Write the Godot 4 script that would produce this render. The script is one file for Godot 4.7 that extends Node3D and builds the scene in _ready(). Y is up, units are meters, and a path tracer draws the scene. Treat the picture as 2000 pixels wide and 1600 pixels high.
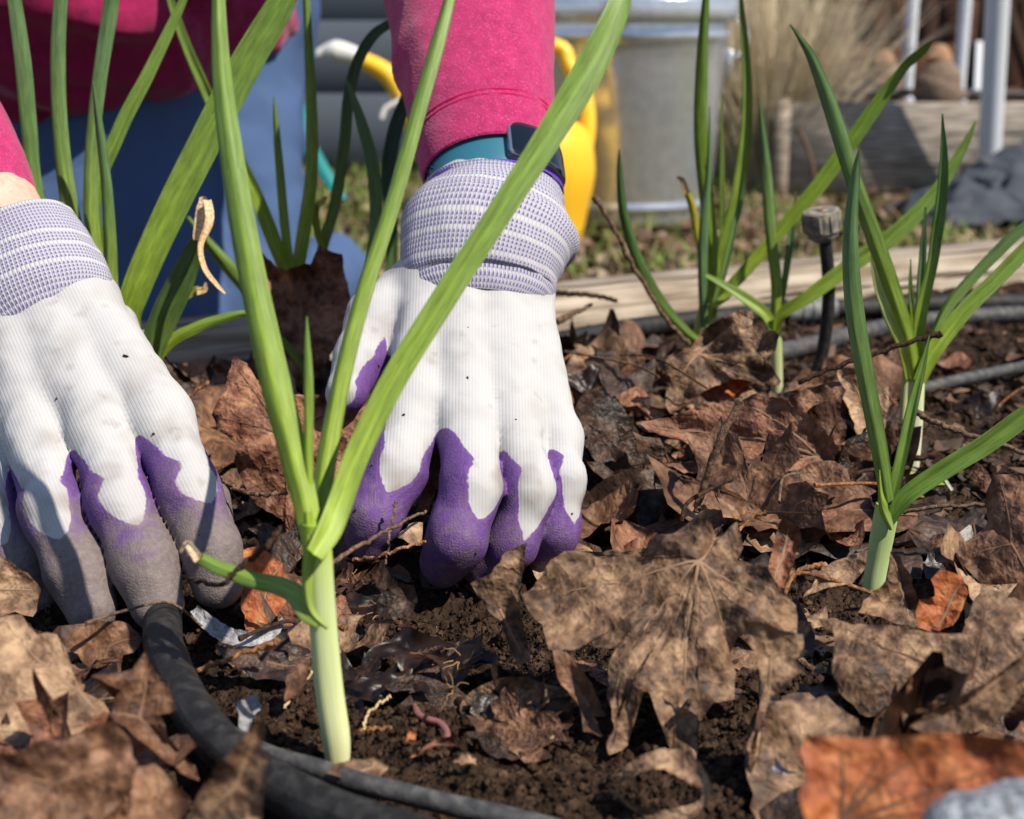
extends Node3D
# Spring garden bed: gloved hands clearing leaf mulch round young leeks.

const F := 2747.5          # focal length in units of the 2000-wide photograph
const CAM_H := 0.25
const PITCH := 15.0
var cam_t: Transform3D
var rng := RandomNumberGenerator.new()
var used := {}
var M := {}

# ---------------------------------------------------------------- basic helpers
func P(px: float, py: float, z: float) -> Vector3:      # a spot in the place, z metres out along the view axis
	return cam_t * Vector3((px - 1000.0) / F * z, -(py - 800.0) / F * z, -z)

func ray(px: float, py: float) -> Vector3:
	return (cam_t.basis * Vector3((px - 1000.0) / F, -(py - 800.0) / F, -1.0))

func G(px: float, py: float, h := 0.0) -> Vector3:      # a spot on the level plane y = h
	var d := ray(px, py)
	return cam_t.origin + d * ((h - cam_t.origin.y) / d.y)

func depth_of(p: Vector3) -> float:
	return -(cam_t.affine_inverse() * p).z

func lin(r: float, g: float, b: float) -> Color:
	return Color(r, g, b).linear_to_srgb()

func numbered(n: String) -> String:
	if not used.has(n):
		used[n] = 0
		return n
	used[n] += 1
	return "%s_%03d" % [n, used[n]]

func tag(o: Node, label := "", category := "", group := "", kind := "") -> Node:
	if label: o.set_meta("label", label)
	if category: o.set_meta("category", category)
	if group: o.set_meta("group", group)
	if kind: o.set_meta("kind", kind)
	return o

func thing(called: String, label: String, category: String, at := Vector3.ZERO, group := "") -> Node3D:
	var o := Node3D.new()
	o.name = numbered(called)
	add_child(o)
	o.position = at
	tag(o, label, category, group)
	return o

func obj(called: String, mesh: Mesh, m: Material, parent: Node = null) -> MeshInstance3D:
	var o := MeshInstance3D.new()
	o.mesh = mesh
	if m: o.material_override = m
	if parent == null:
		o.name = numbered(called)
		add_child(o)
	else:
		o.name = called
		parent.add_child(o, true)
	return o

func local_of(parent: Node3D, p: Vector3) -> Vector3:
	return parent.transform.affine_inverse() * p

# ---------------------------------------------------------------- mesh helpers
func commit(v: PackedVector3Array, idx: PackedInt32Array, uv := PackedVector2Array(), col := PackedColorArray(), into: ArrayMesh = null, uv2 := PackedVector2Array(), nin := PackedVector3Array()) -> ArrayMesh:
	var n := nin
	if n.is_empty():
		n = PackedVector3Array()
		n.resize(v.size())
		for i in range(0, idx.size(), 3):
			var a := v[idx[i]]
			var fn := (v[idx[i + 2]] - a).cross(v[idx[i + 1]] - a)
			n[idx[i]] += fn
			n[idx[i + 1]] += fn
			n[idx[i + 2]] += fn
		for i in n.size():
			n[i] = n[i].normalized() if n[i].length_squared() > 1e-24 else Vector3.UP
	var arr := []
	arr.resize(Mesh.ARRAY_MAX)
	arr[Mesh.ARRAY_VERTEX] = v
	arr[Mesh.ARRAY_NORMAL] = n
	arr[Mesh.ARRAY_INDEX] = idx
	if uv.size(): arr[Mesh.ARRAY_TEX_UV] = uv
	if uv2.size(): arr[Mesh.ARRAY_TEX_UV2] = uv2
	if col.size(): arr[Mesh.ARRAY_COLOR] = col
	var m := into if into else ArrayMesh.new()
	m.add_surface_from_arrays(Mesh.PRIMITIVE_TRIANGLES, arr)
	return m

func smooth_path(pts: Array, n: int) -> Array:          # Catmull-Rom, values may be Vector3 or float
	var out := []
	var k := pts.size() - 1
	for i in n + 1:
		var t := float(i) / n * k
		var j := mini(int(t), k - 1)
		var f := t - j
		var p0 = pts[maxi(j - 1, 0)]
		var p1 = pts[j]
		var p2 = pts[j + 1]
		var p3 = pts[mini(j + 2, k)]
		out.append(0.5 * ((2.0 * p1) + (p2 - p0) * f + (2.0 * p0 - 5.0 * p1 + 4.0 * p2 - p3) * f * f + (3.0 * p1 - p0 - 3.0 * p2 + p3) * f * f * f))
	return out

# tube along a path; radii per point, sides, optional vertex colours per ring, squash = ratio of the second radius
func tube(path: Array, radii: Array, sides := 10, cols := [], capped := true, squash := 1.0, ref := Vector3.ZERO, ripple := 0.0, seed_ := 0) -> ArrayMesh:
	var v := PackedVector3Array()
	var uv := PackedVector2Array()
	var c := PackedColorArray()
	var idx := PackedInt32Array()
	var nz := FastNoiseLite.new()
	nz.seed = seed_
	nz.frequency = 1.0
	var n := path.size()
	var side := ref
	var along := 0.0
	for i in n:
		var t: Vector3 = (path[mini(i + 1, n - 1)] - path[maxi(i - 1, 0)]).normalized()
		if side == Vector3.ZERO:
			side = t.cross(Vector3(0.31, 0.2, 0.93)).normalized()
		side = (side - t * side.dot(t)).normalized()
		var up := t.cross(side).normalized()
		if i > 0: along += (path[i] - path[i - 1]).length()
		for s in sides + 1:
			var a := TAU * s / sides
			var rr: float = radii[i]
			if ripple > 0.0:
				rr *= 1.0 + ripple * nz.get_noise_3d(cos(a) * 1.2, sin(a) * 1.2, along / maxf(radii[0], 0.0005) * 0.35)
			v.append(path[i] + side * cos(a) * rr + up * sin(a) * rr * squash)
			uv.append(Vector2(float(s) / sides, along))
			if cols.size(): c.append(cols[i])
	for i in n - 1:
		for s in sides:
			var a := i * (sides + 1) + s
			var b := a + sides + 1
			idx.append_array(PackedInt32Array([a, b, a + 1, a + 1, b, b + 1]))
	if capped:
		for e in [0, n - 1]:
			var centre := v.size()
			v.append(path[e])
			uv.append(Vector2(0.5, 0))
			if cols.size(): c.append(cols[e])
			var start := v.size()
			for s in sides + 1:
				v.append(v[e * (sides + 1) + s])
				uv.append(Vector2(float(s) / sides, 0))
				if cols.size(): c.append(cols[e])
			for s in sides:
				if e == 0:
					idx.append_array(PackedInt32Array([centre, start + s, start + s + 1]))
				else:
					idx.append_array(PackedInt32Array([centre, start + s + 1, start + s]))
	return commit(v, idx, uv, c)

# rings given as [centre, side vector (half width), up vector (half height)]
func loft(rings: Array, sides := 40, shape = null, caps := true, vlen := 0.0) -> ArrayMesh:
	var v := PackedVector3Array()
	var uv := PackedVector2Array()
	var idx := PackedInt32Array()
	var along := 0.0
	for i in rings.size():
		if i > 0: along += (rings[i][0] - rings[i - 1][0]).length()
		for s in sides + 1:
			var a := TAU * s / sides
			var k := 1.0
			if shape != null: k = shape.call(a, float(i) / (rings.size() - 1))
			v.append(rings[i][0] + rings[i][1] * cos(a) * k + rings[i][2] * sin(a) * k)
			uv.append(Vector2(float(s) / sides, along if vlen == 0.0 else along / vlen))
	for i in rings.size() - 1:
		for s in sides:
			var a := i * (sides + 1) + s
			var b := a + sides + 1
			idx.append_array(PackedInt32Array([a, b, a + 1, a + 1, b, b + 1]))
	if caps:
		for e in [0, rings.size() - 1]:
			var centre := v.size()
			v.append(rings[e][0])
			uv.append(Vector2.ZERO)
			for s in sides:
				var a: int = e * (sides + 1) + s
				idx.append_array(PackedInt32Array([centre, a, a + 1] if e == 0 else [centre, a + 1, a]))
	return commit(v, idx, uv)

func lathe(profile: Array, sides := 48, squash := 1.0) -> ArrayMesh:   # profile of Vector2(r, y) from bottom to top
	var v := PackedVector3Array()
	var uv := PackedVector2Array()
	var idx := PackedInt32Array()
	for i in profile.size():
		for s in sides + 1:
			var a := TAU * s / sides
			v.append(Vector3(cos(a) * profile[i].x, profile[i].y, sin(a) * profile[i].x * squash))
			uv.append(Vector2(float(s) / sides, profile[i].y))
	for i in profile.size() - 1:
		for s in sides:
			var a := i * (sides + 1) + s
			var b := a + sides + 1
			idx.append_array(PackedInt32Array([a, a + 1, b, a + 1, b + 1, b]))
	return commit(v, idx, uv)

func bevel_box(size: Vector3, b := 0.003, wobble := 0.0, seed_ := 0, seg := 1) -> ArrayMesh:
	# a box with chamfered long edges, subdivided along x so that it may be uneven
	var r := RandomNumberGenerator.new()
	r.seed = seed_
	var h := size / 2.0
	var prof := [Vector2(-h.y + b, -h.z), Vector2(h.y - b, -h.z), Vector2(h.y, -h.z + b), Vector2(h.y, h.z - b), Vector2(h.y - b, h.z), Vector2(-h.y + b, h.z), Vector2(-h.y, h.z - b), Vector2(-h.y, -h.z + b)]
	var xs := [-h.x, -h.x + b]
	for i in range(1, seg): xs.append(-h.x + size.x * i / seg)
	xs.append_array([h.x - b, h.x])
	var st := SurfaceTool.new()
	st.begin(Mesh.PRIMITIVE_TRIANGLES)
	var rows := []
	for i in xs.size():
		var row := []
		var k := 1.0 - b / maxf(minf(h.y, h.z), b * 2) if i == 0 or i == xs.size() - 1 else 1.0
		for q in prof:
			var w := Vector2(r.randf_range(-1, 1), r.randf_range(-1, 1)) * wobble
			row.append(Vector3(xs[i], q.x * k + w.x, q.y * k + w.y))
		rows.append(row)
	for i in rows.size() - 1:
		for s in 8:
			var t := (s + 1) % 8
			var qd := [rows[i][s], rows[i + 1][s], rows[i + 1][t], rows[i][t]]
			for q in [0, 2, 1, 0, 3, 2]: st.add_vertex(qd[q])
	for e in [0, rows.size() - 1]:
		for s in range(1, 7):
			var tri := [rows[e][0], rows[e][s], rows[e][s + 1]] if e == rows.size() - 1 else [rows[e][0], rows[e][s + 1], rows[e][s]]
			for q in [0, 2, 1]: st.add_vertex(tri[q])
	st.generate_normals()
	return st.commit()

# ---------------------------------------------------------------- material helpers
func noise(freq: float, oct := 4, seed_ := 1, kind := FastNoiseLite.TYPE_SIMPLEX_SMOOTH) -> FastNoiseLite:
	var n := FastNoiseLite.new()
	n.noise_type = kind
	n.seed = seed_
	n.frequency = freq
	n.fractal_octaves = oct
	return n

func ramp(stops: Array) -> Gradient:                    # [[at, colour], ...] linear base colours
	var g := Gradient.new()
	g.offsets = PackedFloat32Array(stops.map(func(s): return s[0]))
	g.colors = PackedColorArray(stops.map(func(s): return s[1]))
	return g

func ntex(n: FastNoiseLite, size := 512, g: Gradient = null, wide := 0) -> ImageTexture:
	var im := n.get_seamless_image(wide if wide else size, size)
	if g == null:
		return ImageTexture.create_from_image(im)
	var d := im.get_data()
	var o := PackedByteArray()
	o.resize(d.size() * 3)
	var table := []
	for i in 256: 
		var c := g.sample(i / 255.0)
		table.append(PackedByteArray([c.r8, c.g8, c.b8]))
	for i in d.size():
		var c: PackedByteArray = table[d[i]]
		o[i * 3] = c[0]
		o[i * 3 + 1] = c[1]
		o[i * 3 + 2] = c[2]
	return ImageTexture.create_from_image(Image.create_from_data(im.get_width(), im.get_height(), false, Image.FORMAT_RGB8, o))

func mat(c: Color, rough := 0.8, spec := 0.5) -> StandardMaterial3D:
	var m := StandardMaterial3D.new()
	m.albedo_color = c
	m.roughness = rough
	m.metallic_specular = spec
	m.cull_mode = BaseMaterial3D.CULL_DISABLED
	return m

func tri(m: StandardMaterial3D, scale: float, world := true) -> StandardMaterial3D:
	m.uv1_triplanar = true
	m.uv1_world_triplanar = world
	m.uv1_scale = Vector3.ONE * scale
	return m

func bump(m: StandardMaterial3D, t: Texture2D, cm: float) -> StandardMaterial3D:
	m.heightmap_enabled = true
	m.heightmap_texture = t
	m.heightmap_scale = cm
	return m

# ---------------------------------------------------------------- the smooth union of tapered capsules, meshed as surface nets
func nets(bones: Array, cell: float, k: float, warp = null) -> Array:
	var lo := Vector3.ONE * 1e9
	var hi := -lo
	for b in bones:
		var r: float = maxf(b[2], b[3]) + k * 5.0
		lo = lo.min(b[0] - Vector3.ONE * r).min(b[1] - Vector3.ONE * r)
		hi = hi.max(b[0] + Vector3.ONE * r).max(b[1] + Vector3.ONE * r)
	var nx := int((hi.x - lo.x) / cell) + 2
	var ny := int((hi.y - lo.y) / cell) + 2
	var nz := int((hi.z - lo.z) / cell) + 2
	var sum := PackedFloat32Array()
	sum.resize(nx * ny * nz)
	var common := PackedFloat32Array()                  # fingers join the palm but not one another
	var finger := -1
	var most := PackedFloat32Array()
	for b in bones:
		var id: int = b[4] if b.size() > 4 else -1
		if id != finger:
			if finger == -1:
				common = sum.duplicate()
				most = sum.duplicate()
			else:
				for i in sum.size():
					if sum[i] > most[i]: most[i] = sum[i]
				sum = common.duplicate()
			finger = id
		var a: Vector3 = b[0]
		var ab: Vector3 = b[1] - a
		var l2 := maxf(ab.length_squared(), 1e-12)
		var ra: float = b[2]
		var rb: float = b[3]
		var r := maxf(ra, rb) + k * 4.5
		var p0: Vector3 = (a.min(b[1]) - Vector3.ONE * r - lo) / cell
		var p1: Vector3 = (a.max(b[1]) + Vector3.ONE * r - lo) / cell
		for z in range(maxi(int(p0.z), 0), mini(int(p1.z) + 2, nz)):
			for y in range(maxi(int(p0.y), 0), mini(int(p1.y) + 2, ny)):
				var row := (z * ny + y) * nx
				for x in range(maxi(int(p0.x), 0), mini(int(p1.x) + 2, nx)):
					var ap := lo + Vector3(x, y, z) * cell - a
					var t := clampf(ap.dot(ab) / l2, 0.0, 1.0)
					var d := (ap - ab * t).length() - lerpf(ra, rb, t)
					if d < r: sum[row + x] += exp(-d / k)
	if finger != -1:
		for i in sum.size():
			if most[i] > sum[i]: sum[i] = most[i]
	var fld := PackedFloat32Array()
	fld.resize(sum.size())
	for i in sum.size():
		fld[i] = -k * log(sum[i]) if sum[i] > 1e-9 else k * 20.0
	if warp != null:
		for i in sum.size():
			if absf(fld[i]) < cell * 4.0:
				fld[i] += warp.call(lo + Vector3(i % nx, (i / nx) % ny, i / (nx * ny)) * cell)
	var at := PackedInt32Array()
	at.resize(sum.size())
	at.fill(-1)
	var v := PackedVector3Array()
	var sx := 1
	var sy := nx
	var sz := nx * ny
	var offs := [0, sx, sy, sx + sy, sz, sx + sz, sy + sz, sx + sy + sz]
	var corner := [Vector3(0, 0, 0), Vector3(1, 0, 0), Vector3(0, 1, 0), Vector3(1, 1, 0), Vector3(0, 0, 1), Vector3(1, 0, 1), Vector3(0, 1, 1), Vector3(1, 1, 1)]
	var edges := [[0, 1], [2, 3], [4, 5], [6, 7], [0, 2], [1, 3], [4, 6], [5, 7], [0, 4], [1, 5], [2, 6], [3, 7]]
	for z in nz - 1:
		for y in ny - 1:
			var row := (z * ny + y) * nx
			for x in nx - 1:
				var i := row + x
				var f0 := fld[i]
				if f0 > cell * 3.0 or f0 < -cell * 3.0: continue
				var ins := 0
				for o in offs:
					if fld[i + o] < 0.0: ins += 1
				if ins == 0 or ins == 8: continue
				var s := Vector3.ZERO
				var cnt := 0
				for e in edges:
					var fa := fld[i + offs[e[0]]]
					var fb := fld[i + offs[e[1]]]
					if (fa < 0.0) != (fb < 0.0):
						s += corner[e[0]].lerp(corner[e[1]], fa / (fa - fb))
						cnt += 1
				at[i] = v.size()
				v.append(lo + (Vector3(x, y, z) + s / cnt) * cell)
	var idx := PackedInt32Array()
	for z in range(1, nz - 1):
		for y in range(1, ny - 1):
			var row := (z * ny + y) * nx
			for x in range(1, nx - 1):
				var i := row + x
				if at[i] < 0: continue
				var inside := fld[i] < 0.0
				for q in [[sx, sy, sz], [sy, sz, sx], [sz, sx, sy]]:
					if (fld[i + q[0]] < 0.0) == inside: continue
					var a := at[i]
					var b := at[i - q[1]]
					var c := at[i - q[1] - q[2]]
					var d := at[i - q[2]]
					if b < 0 or c < 0 or d < 0: continue
					if inside: idx.append_array(PackedInt32Array([a, c, b, a, d, c]))
					else: idx.append_array(PackedInt32Array([a, b, c, a, c, d]))
	return [v, idx]

# ================================================================ the scene
func _ready() -> void:
	rng.seed = 7
	var cam := Camera3D.new()
	cam.name = "camera"
	cam.position = Vector3(0, CAM_H, 0)
	cam.rotation_degrees = Vector3(-PITCH, 0, 0)
	add_child(cam)
	cam_t = cam.transform
	var lens := CameraAttributesPhysical.new()
	lens.frustum_focal_length = 12.0 * F / 800.0
	lens.frustum_focus_distance = 0.64
	lens.frustum_near = 0.02
	lens.frustum_far = 200.0
	lens.exposure_aperture = 9.0
	cam.attributes = lens
	cam.current = true

	var we := WorldEnvironment.new()
	we.name = "world_environment"
	var env := Environment.new()
	env.background_mode = Environment.BG_SKY
	var sm := ProceduralSkyMaterial.new()
	sm.sky_top_color = Color(0.44, 0.54, 0.70)
	sm.sky_horizon_color = Color(0.76, 0.79, 0.82)
	sm.ground_bottom_color = Color(0.25, 0.22, 0.18)
	sm.ground_horizon_color = Color(0.5, 0.5, 0.48)
	sm.sky_curve = 0.15
	var sky := Sky.new()
	sky.sky_material = sm
	env.sky = sky
	env.background_energy_multiplier = 0.9
	env.tonemap_mode = Environment.TONE_MAPPER_LINEAR
	env.tonemap_exposure = 1.34
	env.sdfgi_enabled = true
	env.ssao_enabled = true
	env.ssil_enabled = true
	we.environment = env
	add_child(we)

	var sun := DirectionalLight3D.new()
	sun.name = "sun"
	sun.light_color = Color(1.0, 0.96, 0.9)
	sun.light_energy = 1.6
	sun.light_angular_distance = 0.5
	sun.shadow_enabled = true
	add_child(sun)
	sun.look_at_from_position(Vector3(0.54, 0.82, 0.37), Vector3.ZERO)

	materials()
	setting()
	background()
	timber_and_pipes()
	person()
	plants()
	hero_leaves()
	scattered_leaves()
	twigs_and_bits()

# ================================================================ materials
func knit_texture() -> ImageTexture:                    # ribbed white knit: 8 wales by 16 courses
	var im := Image.create(128, 128, false, Image.FORMAT_RGB8)
	for y in 128:
		for x in 128:
			var u := fposmod(x / 16.0, 1.0)
			var w := fposmod(y / 8.0 + absf(u - 0.5) * 0.9, 1.0)
			var h := pow(sin(PI * u), 0.6) * (0.82 + 0.18 * sin(PI * w))
			im.set_pixel(x, y, Color(h, h, h))
	return ImageTexture.create_from_image(im)

func knit_colour(base: Color, dark: float) -> ImageTexture:
	var im := Image.create(128, 128, false, Image.FORMAT_RGB8)
	for y in 128:
		for x in 128:
			var u := fposmod(x / 16.0, 1.0)
			var w := fposmod(y / 8.0 + absf(u - 0.5) * 0.9, 1.0)
			var h := 1.0 - dark * (1.0 - pow(sin(PI * u), 0.5)) - dark * 0.35 * (1.0 - sin(PI * w))
			im.set_pixel(x, y, Color(base.r * h, base.g * h, base.b * h))
	return ImageTexture.create_from_image(im)

func cuff_texture() -> ImageTexture:                    # white elastic with rows of purple V stitches, a plain white row now and then
	var im := Image.create(64, 256, false, Image.FORMAT_RGB8)
	var white := Color(0.90, 0.90, 0.905)
	var purple := Color(0.47, 0.43, 0.66)
	for y in 256:
		var rowi := y / 8
		var plain_row: bool = rowi % 9 == 8 or rowi == 13
		for x in 64:
			var c := white
			var u := float(x % 8) / 8.0
			var w := float(y % 8) / 8.0
			if not plain_row:
				var d := absf(u - 0.5) * 1.25
				if w > 0.2 and d < 0.41 - 0.40 * w: c = purple
				elif w > 0.1 and d < 0.58 - 0.4 * w: c = white.lerp(purple, 0.3)
			elif w < 0.12: c = white.lerp(purple, 0.2)
			if u < 0.14: c = c * 0.93
			im.set_pixel(x, y, c)
	return ImageTexture.create_from_image(im)

func dip_texture() -> ImageTexture:                     # u: over the edge of the purple dip, v: how muddy
	var n := 256
	var im := Image.create(n, n, false, Image.FORMAT_RGBA8)
	for y in n:
		var col := dip_colour(float(y) / n)
		for x in n:
			var al := clampf((0.5 - float(x) / n) / 0.014 + 0.5, 0.0, 1.0)
			im.set_pixel(x, y, Color(col.r, col.g, col.b, al))
	return ImageTexture.create_from_image(im)

func dip_colour(mud: float) -> Color:
	return Color(0.41, 0.285, 0.525).lerp(Color(0.49, 0.455, 0.42), clampf(mud, 0.0, 1.0))

func jersey_texture() -> ImageTexture:                  # pink heather: fine ribs with pale flecks
	var im := Image.create(256, 256, false, Image.FORMAT_RGB8)
	var r := RandomNumberGenerator.new()
	r.seed = 3
	var a := noise(0.02, 3, 4)
	var t := TAU / 256.0
	for y in 256:
		for x in 256:
			var h := 0.9 + 0.10 * sin(x * TAU / 4.0) + 0.05 * sin(y * TAU / 4.0) + 0.10 * a.get_noise_3d(cos(x * t) * 60.0, sin(x * t) * 60.0, y * 1.0) + r.randf_range(-0.06, 0.06)
			im.set_pixel(x, y, Color(0.71 * h, 0.185 * h, 0.40 * h))
	for i in 900:
		var x := r.randi() % 256
		var y := r.randi() % 256
		var k := r.randf_range(0.25, 0.6)
		for d in 2 + r.randi() % 3:
			for e in 2:
				var q := im.get_pixel((x + e) % 256, (y + d) % 256)
				im.set_pixel((x + e) % 256, (y + d) % 256, q.lerp(Color(0.90, 0.55, 0.70), k * 0.8))
	return ImageTexture.create_from_image(im)

func blade_texture(strength := 1.0) -> ImageTexture:                   # streaks along a leek leaf (u across, v along)
	var im := Image.create(128, 512, false, Image.FORMAT_RGB8)
	var a := noise(0.5, 1, 8)
	var b := noise(0.05, 3, 9)
	var c := noise(0.2, 2, 10)
	for y in 512:
		for x in 128:
			var s := 0.5 + 0.5 * a.get_noise_2d(x * 0.9, y * 0.012)
			var p := b.get_noise_2d(x * 0.8, y * 0.35)
			var fleck := smoothstep(0.22, 0.5, c.get_noise_2d(x * 2.4, y * 0.32))
			var h := 0.74 + 0.24 * s + 0.14 * p
			var col := Color(h * 0.97, h, h * 0.98)
			col = col.lerp(Color(1.0, 0.99, 0.62), fleck * 0.45)
			im.set_pixel(x, y, Color(0.97, 0.98, 0.97).lerp(col, strength))
	return ImageTexture.create_from_image(im)

func leaf_texture(stops: Array, seed_: int, fleck: Color, flecks := 500) -> ImageTexture:
	# broad soft blotches, finer mottling, and the pale net of small veins of a dry leaf
	var big := noise(0.009, 3, seed_).get_seamless_image(512, 512).get_data()
	var mid := noise(0.035, 4, seed_ + 40).get_seamless_image(512, 512).get_data()
	var net: PackedByteArray = M.net
	var g := ramp(stops)
	var table := []
	for i in 256: table.append(g.sample(i / 255.0))
	var d := PackedByteArray()
	d.resize(512 * 512 * 3)
	for i in 512 * 512:
		var v := int(clampf(127.5 + (big[i] - 127.5) * 0.72 + (mid[i] - 127.5) * 0.55 + (60.0 - net[i]) * 0.16, 0.0, 255.0))
		var c: Color = table[v]
		d[i * 3] = c.r8
		d[i * 3 + 1] = c.g8
		d[i * 3 + 2] = c.b8
	var im := Image.create_from_data(512, 512, false, Image.FORMAT_RGB8, d)
	var r := RandomNumberGenerator.new()
	r.seed = seed_
	for i in flecks:
		var x := r.randi() % 512
		var y := r.randi() % 512
		var s := 2 + r.randi() % 3
		var k := r.randf_range(0.15, 0.6)
		for dx in s:
			for dy in s:
				if (dx + dy) % 4 == 3: continue
				var qx := (x + dx) % 512
				var qy := (y + dy) % 512
				im.set_pixel(qx, qy, im.get_pixel(qx, qy).lerp(fleck, k))
	return ImageTexture.create_from_image(im)

func leaf_mat(stops: Array, seed_: int, fleck: Color, flecks := 500, rough := 0.62) -> StandardMaterial3D:
	var m := mat(Color.WHITE, rough, 0.4)
	m.albedo_texture = leaf_texture(stops, seed_, fleck, flecks)
	m.vertex_color_use_as_albedo = true
	m.uv1_scale = Vector3(9, 9, 1)
	bump(m, M.wrinkle, 0.26)
	m.backlight_enabled = true
	m.backlight = Color(0.22, 0.22, 0.22)
	return m

func wood_mat(a: Color, b: Color, seed_: int, scale: Vector3) -> StandardMaterial3D:
	var n := noise(0.012, 5, seed_)
	n.domain_warp_enabled = true
	n.domain_warp_amplitude = 12.0
	var m := mat(Color.WHITE, 0.85, 0.3)
	var t := ntex(n, 512, ramp([[0.25, a], [0.5, a.lerp(b, 0.5)], [0.75, b]]))
	m.albedo_texture = t
	m.uv1_triplanar = true
	m.uv1_scale = scale
	bump(m, ntex(n, 512), 0.12)
	return m

func materials() -> void:
	M.crinkle = ntex(noise(0.02, 5, 21), 512)
	M.fine = ntex(noise(0.05, 5, 22), 512)
	var cell := noise(0.045, 2, 23, FastNoiseLite.TYPE_CELLULAR)
	cell.cellular_return_type = FastNoiseLite.RETURN_DISTANCE2_SUB
	cell.domain_warp_enabled = true
	cell.domain_warp_amplitude = 8.0
	M.net = cell.get_seamless_image(512, 512).get_data()
	# relief of a dry leaf: wide wrinkles with the vein net standing out
	var wide := noise(0.014, 4, 24).get_seamless_image(512, 512).get_data()
	var hd := PackedByteArray()
	hd.resize(512 * 512)
	for i in 512 * 512: hd[i] = int(clampf(wide[i] * 0.72 + minf(M.net[i], 110.0) * 0.34, 0.0, 255.0))
	M.wrinkle = ImageTexture.create_from_image(Image.create_from_data(512, 512, false, Image.FORMAT_L8, hd))

	# earth
	var soil_n := noise(0.02, 6, 31)
	var s := mat(Color.WHITE, 0.92, 0.25)
	s.albedo_texture = ntex(soil_n, 512, ramp([[0.2, Color(0.105, 0.075, 0.053)], [0.5, Color(0.195, 0.145, 0.108)], [0.8, Color(0.30, 0.235, 0.185)]]))
	tri(s, 9.0)
	bump(s, M.fine, 0.5)
	M.soil = s
	M.crumb = s.duplicate()
	M.crumb.vertex_color_use_as_albedo = true
	var lawn := mat(Color.WHITE, 0.95, 0.2)
	lawn.albedo_texture = ntex(noise(0.015, 5, 33), 512, ramp([[0.2, Color(0.22, 0.17, 0.12)], [0.42, Color(0.36, 0.31, 0.22)], [0.58, Color(0.33, 0.37, 0.17)], [0.85, Color(0.50, 0.45, 0.33)]]))
	tri(lawn, 2.2)
	bump(lawn, M.fine, 2.0)
	M.lawn = lawn

	# gloves
	M.knit_h = knit_texture()
	M.dip = dip_texture()
	var rub := mat(Color.WHITE, 0.62, 0.35)
	rub.vertex_color_use_as_albedo = true
	rub.albedo_texture = ntex(noise(0.04, 4, 44), 256, ramp([[0.2, Color(0.84, 0.84, 0.84)], [0.8, Color(1, 1, 1)]]))
	bump(tri(rub, 30, false), M.fine, 0.035)
	M.rubber = rub
	for g in [["glove_clean", 0.22, 41], ["glove_muddy", 0.86, 52]]:
		var k := mat(Color(0.725, 0.725, 0.73), 0.85, 0.25)
		k.albedo_texture = knit_colour(Color(0.97, 0.968, 0.963), 0.04)
		k.vertex_color_use_as_albedo = true
		bump(k, M.knit_h, 0.010)
		k.detail_enabled = true
		k.detail_albedo = M.dip
		k.detail_uv_layer = BaseMaterial3D.DETAIL_UV_2
		k.detail_blend_mode = BaseMaterial3D.BLEND_MODE_MIX
		M[g[0]] = k
	var cuff := mat(Color(0.79, 0.79, 0.80), 0.9, 0.2)
	cuff.albedo_texture = cuff_texture()
	bump(cuff, M.knit_h, 0.03)
	cuff.uv1_scale = Vector3(14.0, 1.0, 1.0)
	M.cuff = cuff
	M.cuff_edge = mat(Color(0.38, 0.27, 0.66), 0.95, 0.2)
	bump(tri(M.cuff_edge, 60, false), M.fine, 0.06)

	# clothes and skin
	var j := mat(Color.WHITE, 0.92, 0.2)
	j.albedo_texture = jersey_texture()
	j.rim_enabled = true
	j.rim = 0.5
	j.rim_tint = 0.6
	j.uv1_scale = Vector3(4.0, 22.0, 1.0)
	bump(j, M.fine, 0.03)
	M.sleeve = j
	var sh := j.duplicate()
	tri(sh, 14.0, false)
	sh.albedo_color = Color(0.86, 0.74, 0.82)
	M.shirt = sh
	M.seam = mat(Color(0.66, 0.07, 0.29), 0.9, 0.2)
	var dn := mat(Color(0.275, 0.36, 0.505), 0.85, 0.25)
	tri(dn, 30, false)
	bump(dn, M.fine, 0.04)
	M.jeans = dn
	var sk := mat(Color.WHITE, 0.55, 0.4)
	sk.albedo_texture = ntex(noise(0.03, 4, 61), 256, ramp([[0.3, Color(0.80, 0.60, 0.53)], [0.7, Color(0.87, 0.69, 0.61)]]))
	tri(sk, 20, false)
	sk.subsurf_scatter_enabled = true
	sk.subsurf_scatter_strength = 0.15
	bump(sk, M.fine, 0.02)
	M.skin = sk
	M.band = mat(Color(0.16, 0.40, 0.48), 0.42, 0.5)
	M.band_slot = mat(Color(0.07, 0.2, 0.25), 0.6, 0.3)
	var al := mat(Color(0.72, 0.73, 0.76), 0.28, 0.5)
	al.metallic = 0.9
	M.aluminium = al
	M.glass = mat(Color(0.015, 0.02, 0.035), 0.06, 0.7)

	# leeks
	var bl := mat(Color.WHITE, 0.5, 0.4)
	bl.albedo_texture = blade_texture()
	bl.vertex_color_use_as_albedo = true
	bl.backlight_enabled = true
	bl.backlight = Color(0.52, 0.60, 0.18)
	M.blade = bl
	M.stalk = bl.duplicate()
	M.stalk.albedo_texture = blade_texture(0.4)
	M.stalk.backlight = Color(0.2, 0.22, 0.12)
	var dry := mat(Color.WHITE, 0.8, 0.3)
	dry.albedo_texture = ntex(noise(0.02, 4, 71), 256, ramp([[0.3, Color(0.76, 0.65, 0.52)], [0.7, Color(0.92, 0.86, 0.76)]]))
	dry.vertex_color_use_as_albedo = true
	dry.uv1_scale = Vector3(1, 12, 1)
	dry.backlight_enabled = true
	dry.backlight = Color(0.3, 0.28, 0.22)
	M.dry_tip = dry

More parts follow.
